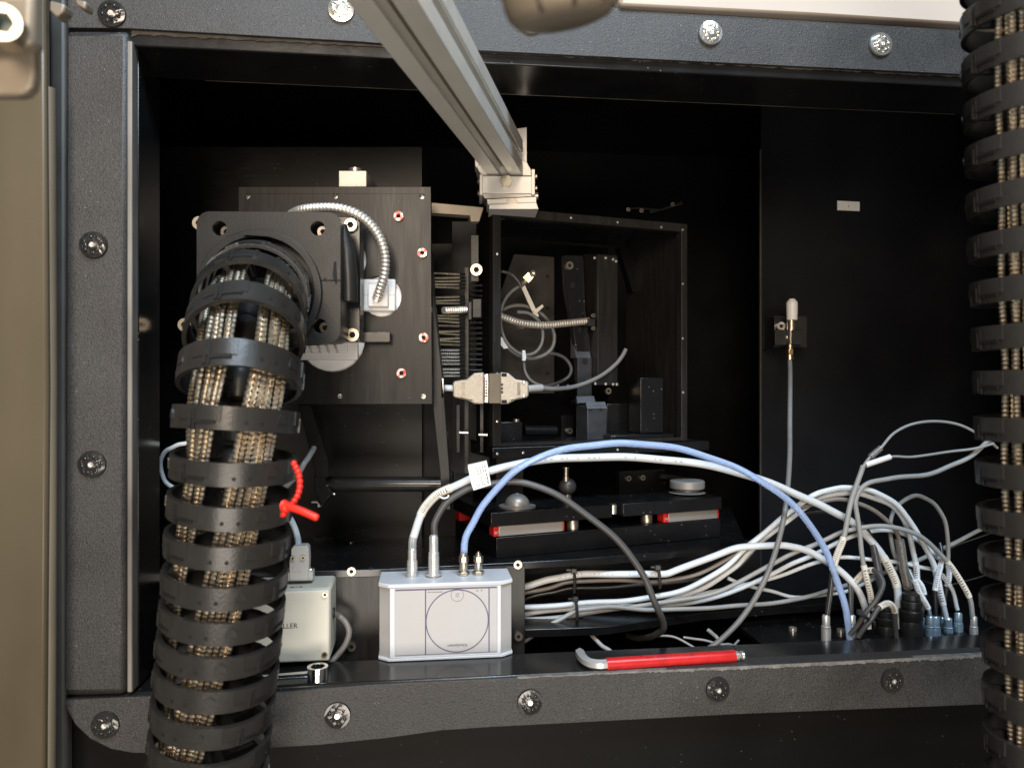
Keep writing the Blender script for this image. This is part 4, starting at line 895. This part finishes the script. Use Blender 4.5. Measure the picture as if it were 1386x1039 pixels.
b = MB(); b.tube(smooth(p_, 5), r*.92, 6); part('short_arm', b, mat('key_steel', (.60, .59, .57), .38, metal=.6, var=.08), hk, sm=True)
q0 = onsill(820.5, 898.2, r); q1 = onsill(994, 887.3, r); q2 = onsill(1006, 886.6, r)
b = MB(); b.cyl(q0, q1, r*1.12, seg=20); part('sleeve', b, RED, hk, sm=True)
dk = (q2 - q0).normalized()
b = MB(); b.lathe([(r*.92, -.001), (r*.92, .0028), (r*.55, .0034), (r*.55, .0044), (r*.85, .0052), (r*.9, .0068), (r*.6, .0078)], 12, align(dk, q1)); part('ball_tip', b, STEEL, hk, sm=True)
b = MB(); random.seed(9); t_ = .30
side = Vector((dk.y, -dk.x, 0)).normalized(); upv = Vector((0, 0, 1)); nrm = (side * .55 + upv * .83).normalized()
while t_ < .66:
    l = random.uniform(.0006, .0013); cpos = q0.lerp(q1, t_) + nrm * (r * 1.125); M_ = Matrix.Translation(cpos) @ Matrix((( dk.x, nrm.cross(dk).x, nrm.x, 0), (dk.y, nrm.cross(dk).y, nrm.y, 0), (dk.z, nrm.cross(dk).z, nrm.z, 0), (0, 0, 0, 1)))
    for k in range(random.choice((1, 2, 2))): b.box(k*.0007, k*.0007 + .00025, -.0007, .0007, -.0002, .00005, M_)
    b.box(0, l, .0004, .0006, -.0002, .00005, M_)
    t_ += random.choice((.012, .012, .014, .03))
part('printed_marks', b, INK, hk)
# red bead tie on the hose
bt = thing('bead_tie', 'red beaded cable tie round the left hose', 'cable tie', pt(384, 700, .425))
nb_ = smooth([pt(398, 627, .432), pt(404, 640, .428), pt(406, 655, .425), pt(403, 670, .421), pt(396, 681, .417), pt(389, 689, .414), pt(381, 699, .413)], 8)
P = resample(nb_, .0031)
b = MB()
for p in P: b.ball(p, .0019, 10, 6)
b.tube(nb_, .0009, 6); part('beads', b, REDT, bt, sm=True)
b = MB(); b.tube(smooth([pt(384, 683, .412), pt(392, 685.5, .410), pt(408, 691, .408), pt(424, 698, .407), pt(431, 701.5, .407)], 5), [.0030, .0026] + [.0021]*17 + [.0019, .0010], 10); part('tail', b, REDT, bt, sm=True)
b = MB(); b.ball(pt(387, 686, .412), .0034, 12, 8); part('head', b, REDT, bt, sm=True)

# ================================================================== sensor on the partition
sn = thing('probe_sensor', 'white capped probe held by a black bracket on the partition', 'sensor', pt(1069, 490, .80))
ds = .80
def turn(parent, nm, m, px, y0, y1, r0, r1=None):
    p0 = pt(px, y1, ds); p1 = pt(px, y0, ds); b = MB(); b.cyl(p0, p1, r0, r1, 20); return part(nm, b, m, parent, sm=True)
p0 = pt(1072, 433, ds); zz = lambda y: (433 - y) / FPX * ds
b = MB(); b.lathe([(.0052, 0), (.0054, zz(432)), (.0058, zz(412)), (.0056, zz(409)), (.0028, zz(404.5)), (.001, zz(404))], 20, Matrix.Translation(p0)); part('cap', b, WHITEP, sn, sm=True)
turn(sn, 'barrel', NICKEL, 1071, 433.5, 465, .0042); turn(sn, 'ferrule', BRASS, 1069.3, 466, 473, .0032)
b = MB(); p0 = pt(1069, 480, ds); b.plate(hexcyl(.0042, 0, 0), [], lambda u, v, w: (p0.x+u, p0.y+v, p0.z+w), -.0001, .0058); part('nut', b, BRASS, sn, bev=.0003)
turn(sn, 'collar', BRASS, 1069, 480.5, 486.5, .0042, .0038)
b = MB(); b.pxbox(WF, 1049, 446, 1086, 467, ds + .003, ds + .0105); b.pxbox(WF, 1072.3, 446.5, 1083, 466.5, ds - .007, ds + .0029); part('clamp', b, PLASK, sn, bev=.0005)
b = MB(); b.pxbox(WF, 1048, 430, 1063, 467.5, ds + .011, ds + .016); part('mount', b, ANODC, sn, bev=.0005)
bolt(sn, CAPS['steel'], pt(1056, 441.5, ds + .0105), (0, -1, 0), .0044); bolt(sn, CAPS['steel'], pt(1067.5, 456.5, ds + .0028), (0, -1, 0), .0030)
b = MB(); b.pxbox(WF, 1047, 428, 1092, 470, ds + .0162, LF.w(.3, .27, 0).y + .004); part('spacer', b, PLASK, sn)
nd = [pt(1069, 486, ds), pt(1069.5, 510, .785), pt(1069, 570, .74), pt(1068.5, 625, .695), pt(1063, 688, .662), pt(1050, 745, .650), pt(1030, 795, .642), pt(1004, 836, .636), pt(976, 865, .632), pt(952, 882, .632)]
b = MB(); b.tube(smooth(nd, 10), .0023, 10); part('cable', b, CABM, sn, sm=True)

# ================================================================== close, out of focus things at the top edge
kn = thing('segmented_knob', 'blurred beige segmented knob at the top edge near the profile', 'knob', pt(765, 40, .24))
KM = Matrix.Translation(pt(762, 26, .24)) @ Matrix.Rotation(math.radians(-9), 4, 'Y') @ Matrix.Rotation(math.radians(12), 4, 'X')
KF = MF(); KF.M = KM
def notch(rr):
    o = []
    for k in range(72):
        a = 2*PI*k/72 + .20; q = rr * 1.0; o.append((q*math.cos(a), q*math.sin(a)))
    return o
b = MB(); vs_ = []; fs = []
lv = [(.0120, -.0012), (.0150, -.0002), (.0168, .0018), (.0178, .0050), (.0185, .0120), (.0190, .045)]
for rr, z in lv: vs_ += [(x, y, z) for x, y in notch(rr)]
for i in range(len(lv)-1):
    for k in range(72): fs.append((i*72+k, i*72+(k+1)%72, (i+1)*72+(k+1)%72, (i+1)*72+k))
fs.append(tuple(reversed(range(72)))); fs.append(tuple(range((len(lv)-1)*72, len(lv)*72)))
b._add(vs_, fs); part('grip', b, BEIGE2, kn, F=KF, sm=True)
for aa in (-.50, .12, .78):
    b = MB(); b.tube([(rr * 1.0 * math.sin(aa), -rr * 1.0 * math.cos(aa), z) for rr, z in lv[1:]], .0008, 6); part('groove', b, mat('groove_brown', (.07, .055, .042), .6) if 'groove_brown' not in MATS else MATS['groove_brown'], kn, F=KF)
bk = thing('corner_bracket', 'blurred beige bracket with a socket bolt in the top left corner', 'bracket', pt(0, 135, .27))
b = MB(); b.pxpoly(WF, [(-120, -40), (45, -40), (46, 98), (43, 116), (35, 126), (19, 130), (-120, 130)], .27, .275); part('plate', b, BEIGE2, bk, bev=.004)
b = MB(); b.pxbox(WF, -80, -40, 44, 62, .262, .2698); part('upper_plate', b, BEIGE2, bk, bev=.002)
M_ = align((.35, -1, -.1), pt(14, 44, .262)); 
b = MB(); b.plate(circ(0, 0, .0060, 28), [hexcyl(.0036, 0, 0)], lambda u, v, w: (u, v, w), .004, .010); b.lathe([(.0060, -.004), (.0060, .0041)], 28); BFm = MF(); BFm.M = M_
part('bolt', b, NICKEL, bk, F=BFm, bev=.0005, sm=True)
b = MB(); b.lathe([(.0040, .0038), (.0040, .0046)], 16); part('socket', b, mat('socket_green', (.02, .05, .045), .4), bk, F=BFm)
ct = thing('cable_clip', 'blurred pale clip near the top left corner of the trim', 'clip', pt(90, 20, .40))
for pts in ([(67, 0), (88, 6), (86, 16), (76, 24), (66, 14)], [(100, -2), (117, 2), (115, 13), (103, 7)]):
    b = MB(); b.pxpoly(WF, pts, .40, .408); part('tab', b, BEIGE2, ct, bev=.001)

# ================================================================== cables
def cable(label, nodes, rpx, m, parts=(), group=None, name='cable', ref=.66, seg=10):
    P = smooth([pt(*n) for n in nodes], 10); r = rpx / FPX * ref * (.82 if m is TUBEB else .84)
    ph = random.random() * 6; N_ = len(P)
    P = [p + Vector((math.sin(i*.21+ph), 0, math.cos(i*.17+ph*2)+.5*math.sin(i*.43+ph))) * (.0007 * min(1, i/12, (N_-1-i)/12)) for i, p in enumerate(P)]
    base = min(P, key=lambda p: p.z)
    c = thing(name, label, 'cable', base, group)
    b = MB(); b.tube(P, r, seg); part('jacket', b, m, c, sm=True)
    for (nm, mt, n0, n1, f) in parts:                 # node range carrying a sleeve, and its thickness factor
        a, z = int(n0 * 10), int(n1 * 10); seg_ = P[a:z+1]
        if mt: b = MB(); b.tube(seg_, r * f, seg + 2); o = part(nm, b, mt, c, sm=True)
        else: o = c
        if nm in ('label_sleeve', 'print'):
            b = MB(); k = len(seg_); random.seed(a + z)
            for i in range(2, k - 2):
                t = (seg_[i+1] - seg_[i-1]).normalized(); toc = -seg_[i].normalized(); toc = (toc - t * toc.dot(t)).normalized(); s_ = t.cross(toc)
                base_ = seg_[i] + toc * r * f
                M_ = Matrix(((t.x, s_.x, toc.x, base_.x), (t.y, s_.y, toc.y, base_.y), (t.z, s_.z, toc.z, base_.z), (0, 0, 0, 1)))
                hh = r * (random.uniform(.3, .55) if mt else .16); ln = (seg_[i+1] - seg_[i]).length
                if not mt and random.random() < .35: continue
                if not mt: M_ = M_ @ Matrix.Rotation(.35, 4, 'X')
                b.box(-.15*ln, .12*ln, -hh, hh, -.0002, .00006, M_)
                if random.random() < .6: b.box(-.15*ln, .4*ln, hh*.5, hh*.8, -.0002, .00006, M_)
            part('printed_code', b, INK if mt else CABG, o)
    return c, P
def lemo(c, p, d, r, L, m=LEMO, flange=False):
    M_ = align(d, p)                                   # p at the tip, d back along the cable
    fr_ = MF(); fr_.M = M_
    pr = [(r*.98, 0), (r*1.0, L*.04)] + ([(r*1.45, L*.041), (r*1.45, L*.08), (r*1.02, L*.081)] if flange else [])
    for k in range(7): z = L*(.12 + .055*k); pr += [(r, z), (r, z + L*.03), (r*.93, z + L*.032), (r*.93, z + L*.05)]
    pr += [(r*.95, L*.52), (r*.95, L*.58), (r*.82, L*.60), (r*.80, L*.95), (r*.6, L)]
    b = MB(); b.lathe(pr, 18); part('plug', b, m, c, F=fr_, sm=True)

up = Vector((0, 0, 1))
# from the instrument box
nodes = [(558, 744, .613), (560, 726, .614), (566, 703, .616), (580, 682, .62), (600, 665, .624), (640, 645, .63), (690, 630.5, .635), (760, 621, .64), (830, 617.5, .645), (900, 621, .65), (970, 633, .655), (1030, 650, .66), (1085, 670, .668), (1122, 689, .674), (1152, 708, .68), (1184, 736, .684), (1203, 765, .684), (1214, 800, .68), (1216, 850, .675)]
c, P = cable('thick pale cable arching from the first socket of the silver box', nodes, 6.2, CABW,
             [('label_sleeve', SLEEVE, 2.2, 4.3, 1.12), ('boot', CABG, 0, 1, 1.02), ('label_sleeve', SLEEVE, 15.6, 16.9, 1.12), ('print', None, 6.0, 9.6, 1.0)])
p = LF.at(558, 775, .060); lemo(c, LF.w(p.x, .060, zt_box if False else LF.at(690, 785.5, .040).z), up, .0042, .0225)
nodes = [(587, 735, .613), (587.5, 722, .614), (590, 706, .616), (601, 685, .619), (622, 667, .623), (650, 656, .626), (690, 652, .628), (730, 660, .628), (780, 685, .628), (830, 725, .628), (865, 770, .63), (885, 810, .632), (896, 838, .638), (896, 852, .645), (885, 861, .66), (868, 864, .69), (850, 860, .73)]
c, P = cable('dark grey cable arching from the second socket and falling before the bundles', nodes, 5.3, CABD, [])
p = LF.at(587, 773, .060); lemo(c, LF.w(p.x, .060, LF.at(690, 785.5, .040).z), up, .0044, .0325, flange=True)
nodes = [(627.5, 752, .613), (630, 734, .614), (638, 710, .616), (655, 680, .618), (690, 645, .62), (730, 619, .622), (780, 604, .624), (830, 599.5, .626), (880, 602.5, .63), (940, 613, .635), (1000, 633, .64), (1050, 664, .645), (1090, 704, .65), (1120, 748, .652), (1136, 795, .652), (1146, 835, .652), (1151, 870, .652)]
c, P = cable('translucent blue air tube arching over the other cables', nodes, 5.4, TUBEB, name='air_tube')
# white flag label round the two cables
tg = thing('flag_label', 'white printed flag label wrapped round the two box cables', 'label', pt(650, 663, .621))
TF = Frame((0, .6195, 0), 3)
b = MB(); q = px2(TF, [(633, 631), (659, 625), (661, 634), (664.5, 656), (641, 663.5), (638, 655)]); b.slab(q, 0, .0005); part('paper', b, PAPER, tg, F=TF)
b = MB(); q = px2(TF, [(633, 631), (659, 625), (664.5, 656), (641, 663.5)]); b.slab(q, .0135, .014); part('back_paper', b, PAPER, tg, F=TF)
b = MB()
for (x0, y0, x1, y1) in ((645, 632, 648, 643), (649, 632, 652, 642), (652.5, 631, 655.5, 641), (656, 630, 661, 655), (659, 642, 661.5, 655), (651, 644, 653.5, 656), (646, 656, 648, 660), (649, 655, 650, 658), (655, 654, 657, 657)):
    a = TF.at(x0, y0, -.0001); z = TF.at(x1, y1, -.0001); nS = 5
    for i in range(nS):
        t0, t1 = i/nS, (i + .6)/nS; w_ = .0003
        b.slab([(a.x+(z.x-a.x)*t0-w_, a.z+(z.z-a.z)*t0), (a.x+(z.x-a.x)*t0+w_, a.z+(z.z-a.z)*t0), (a.x+(z.x-a.x)*t1+w_, a.z+(z.z-a.z)*t1), (a.x+(z.x-a.x)*t1-w_, a.z+(z.z-a.z)*t1)], -.0001, .0001)
part('printed_lines', b, INK, tg, F=TF)
for x_ in (0,):
    b = MB(); b.tube(smooth([pt(594, 671, .618), pt(600, 674, .617), pt(606, 672.5, .617), pt(607, 670, .618)], 5), .0008, 6); solo('wire_clip', b, WHITEP, 'tiny white clip tail beside the first label sleeve', 'clip', sm=True)

# tied bundles
D = .69
def dd(l, d0=.665, d1=.70):
    n = len(l); return [(x, y, d0 + (d1 - d0) * i / (n-1)) for i, (x, y) in enumerate(l)]
plug_parts = []
c, P = cable('thickest pale cable on top of the upper tied bundle', dd([(700, 797), (711, 792.5), (746, 783), (777, 778.5), (833, 777), (891, 776), (918, 770), (968, 752), (1009, 740), (1051, 737), (1076, 740), (1111, 755), (1135, 771), (1157, 792), (1171, 820), (1175, 850)], .672, .672), 5.6, CABW, [('print', None, 2.2, 5.6, 1.0)])
c, P = cable('grey cable second in the upper tied bundle', dd([(700, 807), (711, 802), (746, 793), (777, 787), (840, 786), (891, 785.5), (940, 777), (985, 758), (1020, 732), (1050, 706), (1080, 689), (1120, 678), (1155, 678), (1190, 694), (1212, 720), (1222, 760), (1230, 800)], .678, .678), 3.6, CABN, [('clear_sleeve', CLEAR, 14.3, 15.95, 2.0)])
c, P = cable('black cable in the upper tied bundle ending in a dark clear sleeve', dd([(700, 815), (711, 811), (746, 802), (777, 795), (840, 792.5), (891, 790), (950, 783), (1000, 766), (1035, 730), (1075, 700), (1110, 692), (1150, 699), (1172, 716), (1182, 735), (1188, 765), (1193, 800)], .684, .684), 3.3, CABB, [('clear_sleeve', mat('smoky_sleeve', (.10, .10, .11), .2, trans=.3), 13, 14.9, 1.9)])
c, P = cable('pale cable arching highest of the pair behind the air tube', dd([(700, 823), (711, 821), (777, 817.5), (840, 814), (891, 806), (940, 791), (985, 766), (1014, 738), (1054, 703), (1081, 683.5), (1111, 667), (1135, 660.6), (1159, 659), (1184, 666), (1211, 683), (1232, 704), (1250, 735), (1264, 768), (1274, 805), (1281, 838)], .674, .678), 4.6, CABW, [('label_sleeve', SLEEVEW, 17.1, 18.4, 1.15), ('print', None, 8, 12, 1.0)])
lemo(c, pt(1283, 866, .678), up, .0042, .020, mat('plug_blue', (.45, .58, .68), .3, metal=.7))
c, P = cable('pale cable just below the highest arching cable', dd([(700, 835), (711, 832), (777, 823), (840, 820), (900, 815), (950, 797), (990, 770), (1016, 745), (1060, 709), (1111, 675), (1155, 666.5), (1190, 675), (1215, 693), (1230, 718), (1237, 750), (1240, 780), (1243, 815)], .682, .684), 4.4, CABW, [('label_sleeve', SLEEVEW, 14.3, 15.5, 1.15)])
c, P = cable('pale cable leaving the lower bundle towards the rightmost plug', dd([(700, 841), (711, 838), (777, 832), (850, 822), (920, 812), (980, 796), (1040, 766), (1085, 745), (1120, 728), (1150, 716), (1200, 713), (1240, 724), (1275, 750), (1296, 778), (1312, 812), (1317, 838)], .676, .672), 3.9, CABG, [('label_sleeve', SLEEVE, 12.3, 13.9, 1.2)])
lemo(c, pt(1318, 866, .672), up, .0034, .021)
c, P = cable('pale cable beside the lower bundle curving to a blue plug', dd([(700, 846), (740, 838), (790, 828), (860, 821), (930, 815), (1000, 797), (1050, 775), (1085, 757), (1130, 735), (1165, 722), (1210, 719), (1245, 733), (1270, 755)], .69, .69), 3.9, CABW)
c, P = cable('grey cable crossing the lower tie from bottom left', [(690, 880, .655), (696, 876, .657), (735, 851, .662), (773, 829, .667), (795, 824, .668), (833, 822, .67), (891, 824, .672), (954, 822, .674), (1009, 820, .678), (1062, 814, .684), (1095, 805, .69), (1143, 793, .70), (1200, 775, .71), (1240, 758, .72), (1290, 735, .74), (1330, 715, .75)], 3.7, CABG)
c, P = cable('thin pale cable sagging low behind the sensor cable', dd([(985, 782), (1010, 792), (1040, 800), (1080, 807), (1130, 802), (1160, 795), (1180, 785), (1192, 778)], .70, .70), 3.2, CABW)
c, P = cable('thin pale cable rising gently behind the black partition edge', dd([(940, 805), (1000, 793), (1060, 776), (1110, 760), (1145, 755), (1200, 758), (1240, 765), (1270, 775), (1288, 798), (1296, 825)], .695, .68), 3.4, CABW, [('label_sleeve', SLEEVEW, 6.8, 7.8, 1.2)])
lemo(c, pt(1297, 862, .68), up, .0040, .022, MATS['plug_blue'])
# black ties
def tie(label, px, y0, y1, d, lean=0):
    t = thing('cable_tie', label, 'cable tie', pt(px, y1, d)); w_ = 3.0
    b = MB(); b.tube(smooth([pt(px - 1, y0, d + .006), pt(px, y0 - 1, d), pt(px + lean*.5 + 1, (y0+y1)/2, d - .0012), pt(px + lean, y1 + 1, d), pt(px + lean, y1, d + .008)], 5), .0013, 6); part('strap', b, RUBK, t, sm=True)
    b = MB(); b.pxbox(WF, px - 4, y0 - 5, px + 4, y0 + 2, d - .004, d + .001); part('head', b, PLASK, t, bev=.0006)
    b = MB(); b.pxbox(WF, px - 10, y0 - 4, px - 4, y0 - 1.5, d - .0025, d - .001); part('tail', b, PLASK, t)
tie('black cable tie on the upper bundle next to the silver box', 777, 774, 799, .667)
tie('black cable tie on the upper bundle beside the falling dark cable', 891, 770, 793, .667, 2)
tie('black cable tie around the lower pale bundle', 779, 813, 838, .664, 2)
# bundle of leads at right
c, P = cable('grey cable with white label splitting into two leads at its top', [(1119, 842, .655), (1121, 815, .655), (1127, 775, .656), (1133, 752, .658), (1141, 727, .66), (1151, 685, .665), (1163, 646, .67), (1168, 630, .672)], 4.2, CABG, [('label_sleeve', SLEEVE, 2.1, 4.0, 1.3), ('boot', CABB, 0, 2.1, 1.02)])
lemo(c, pt(1118, 868, .655), up, .0040, .023)
b = MB(); b.tube(smooth([pt(1166, 634, .671), pt(1177, 619, .672), pt(1192, 606, .674), pt(1210, 586, .678), pt(1236, 573.5, .68), pt(1269, 570, .685), pt(1302, 576, .69), pt(1335, 594, .695), pt(1350, 606, .70)], 8), .0012, 8); part('upper_lead', b, CABG, c, sm=True)
b = MB(); b.tube([pt(1178, 618, .672), pt(1192, 606, .674)], .0026, 10); part('lead_sleeve', b, CLEAR, c, sm=True)
b = MB(); b.tube(smooth([pt(1166, 634, .671), pt(1171, 629, .671), pt(1205, 618, .672), pt(1236, 618, .675), pt(1285, 611, .68), pt(1318, 607, .685), pt(1345, 600, .69)], 8), .0011, 8); part('lower_lead', b, CABG, c, sm=True)
b = MB(); b.tube(resample([pt(1172, 629, .671), pt(1205, 618, .672)], .001), [.0025, .0021] * 30, 10) if False else b.tube([pt(1172, 629, .671), pt(1205, 618, .672)], .0025, 10); part('lead_sleeve', b, PAPER, c, sm=True)
c, P = cable('grey cable with cream label bending off to the right hose', [(1180, 825, .662), (1177, 800, .662), (1170, 764, .664), (1164, 730, .666), (1160, 700, .668), (1159.5, 675, .67), (1171, 656, .672), (1204, 648, .676), (1249, 643, .68), (1285, 630, .685), (1318, 614, .69), (1344, 593, .695), (1360, 580, .70)], 3.9, CABG, [('label_sleeve', SLEEVE, .4, 2.0, 1.25)])
c, P = cable('grey looped cable with the big round bend near the right hose', [(1226, 790, .69), (1219, 770, .69), (1209, 745, .692), (1204, 720, .695), (1208, 697, .70), (1223, 678, .70), (1243, 671, .705), (1263, 679, .71), (1276, 698, .715), (1281, 724, .72), (1284, 750, .725), (1282, 790, .725)], 3.6, CABG)
c, P = cable('dark looped cable with a cream label tied near the blue tube', [(1151, 858, .648), (1168, 836, .645), (1184, 815, .643), (1194, 792, .646), (1192, 778, .652), (1181, 772, .66), (1166, 777, .668), (1156, 790, .672), (1152, 815, .672), (1151, 850, .67)], 4.0, CABD, [('label_sleeve', SLEEVE, 4.9, 6.9, 1.25)])
c, P = cable('dark short cable with a cream sleeve bent over beside the black glands', [(1161, 862, .646), (1177, 839, .643), (1190, 822, .645), (1200, 817, .65), (1209, 824, .655), (1212, 840, .658), (1213, 862, .66)], 4.2, CABD, [('label_sleeve', SLEEVE, 2.1, 4.3, 1.2)])
b = MB(); b.tube(smooth([pt(1163, 828, .642), pt(1169, 833, .640), pt(1176, 838, .641)], 5), .0016, 6); b.pxbox(WF, 1162, 826, 1168, 832, .637, .641); solo('cable_tie', b, RUBK, 'small black tie binding the two dark looped cables', 'cable tie', sm=True)
for lab, nd, m_, sl in (('short black lead with white sleeve beside the pale arch', [(1266, 842, .668), (1266, 815, .67), (1268, 790, .672), (1272, 765, .676), (1275, 748, .68), (1272, 735, .685)], CABB, (1.6, 3.6)),
                    ('short pale lead with a slanting white sleeve near the large gland', [(1259, 842, .664), (1256, 822, .664), (1248, 806, .665), (1238, 788, .668), (1230, 770, .67)], MATS['plug_blue'], (1.0, 3.2)),
                    ('dark lead with white sleeve curving behind the pale arch', [(1246, 838, .675), (1250, 815, .678), (1248, 795, .68), (1240, 780, .684), (1228, 772, .69)], CABD, (1.5, 3.0)),
                    ('dark lead with a slanted sleeve left of the rightmost plugs', [(1275, 840, .688), (1280, 800, .69), (1284, 775, .692), (1281, 760, .694), (1272, 755, .696)], CABD, (1.2, 2.6))):
    c, P = cable(lab, nd, 3.4, m_, [('label_sleeve', SLEEVEW, sl[0], sl[1], 1.35)])
    lemo(c, pt(nd[0][0], 866, nd[0][2]), up, .0041, .021, MATS['plug_blue'])
c, P = cable('thin plug cable rising beside the blue tube end', [(1153, 842, .665), (1152, 820, .667), (1150, 800, .67), (1149, 785, .675)], 3.0, CABD)
lemo(c, pt(1153, 866, .665), up, .0038, .022)
for lab, nd in (('thin dark wire trailing behind the right cables, upper', [(1280, 745, .75), (1300, 735, .76), (1340, 722, .78), (1380, 715, .8)]), ('thin dark wire trailing behind the right cables, lower', [(1230, 778, .76), (1270, 792, .765), (1310, 785, .77), (1350, 772, .78)])):
    cable(lab, nd, 1.4, CABD)
cable('grey cable end lying under the bundles left of the hex key', [(800, 858, .66), (808, 866, .655), (818, 876, .65), (832, 886, .648), (850, 894, .648)], 3.4, CABG)
cable('thin grey wire loop behind the red hex key', [(890, 860, .67), (915, 862, .665), (935, 872, .66), (960, 884, .655), (985, 880, .66), (1000, 866, .668)], 1.9, CABG)
cable('grey wire crossing behind the hex key tip', [(925, 862, .675), (950, 866, .67), (975, 870, .668), (990, 872, .668), (1010, 880, .668)], 2.0, CABG)
cable('short grey stub cable behind the sensor cable foot', [(958, 852, .68), (966, 858, .675), (974, 868, .67), (978, 882, .668)], 3.2, CABG)
# left of the hose
cable('white cable loop peeking out left of the hose', [(262, 598, .60), (240, 602, .60), (226, 610, .602), (219, 622, .604), (219, 640, .606), (226, 655, .606), (245, 664, .604)], 3.2, CABW)
cable('white straight cable left of the hose, upper of two', [(200, 808, .63), (225, 807, .625), (260, 806, .62)], 2.6, CABW)
cable('white straight cable left of the hose, lower of two', [(200, 818, .63), (225, 819, .625), (260, 820, .62)], 2.6, CABW)
cable('grey cable behind the red bead tie', [(385, 660, .60), (397, 648, .60), (408, 634, .60), (416, 622, .605), (425, 606, .62)], 4.2, CABG)

# glands and connector plate behind the sill
pz = -.2185
cpl = thing('connector_plate', 'black connector plate behind the right end of the sill', 'plate', LF.w(.28, .08, pz-.004), rz=ANG)
b = MB(); b.box(LF.at(1040, 850, .06).x, .50, rear+.001, .17, pz-.004, pz); part('plate', b, ANODC, cpl, F=LF, bev=.0004)
for px, py in ((1073, 853), (1138, 855), (1187, 846)): p = pt(px, py, pz*FPX/(CY-py)); bolt(cpl, CAPS['steel'], (p.x, p.y, p.z), (0, 0, 1), .0034)
def gland(label, px, ytop, ybot, d, r):
    g = thing('cable_gland', label, 'connector', pt(px, ybot, d)); H = (ybot - ytop) / FPX * d; p = pt(px, ybot, d)
    def lt(nm, pr): b = MB(); b.lathe([(rr * r, z * H) for rr, z in pr], 24, Matrix.Translation(p)); part(nm, b, PLASK, g, sm=True)
    lt('base', [(1.0, 0), (1.02, .1), (1.02, .36), (.98, .38)]); lt('nut', [(1.0, .39), (1.06, .42), (1.06, .60), (.98, .62)]); lt('neck', [(.86, .63), (.84, .66), (.92, .68), (.92, .80), (.84, .82)]); lt('cap', [(.82, .83), (.86, .86), (.8, .97), (.6, 1.0)])
gland('large ribbed black cable gland under the clear sleeve', 1233, 801, 862, .668, .0090)
gland('smaller black gland half hidden behind the dark looped cables', 1199, 818, 862, .676, .0078)
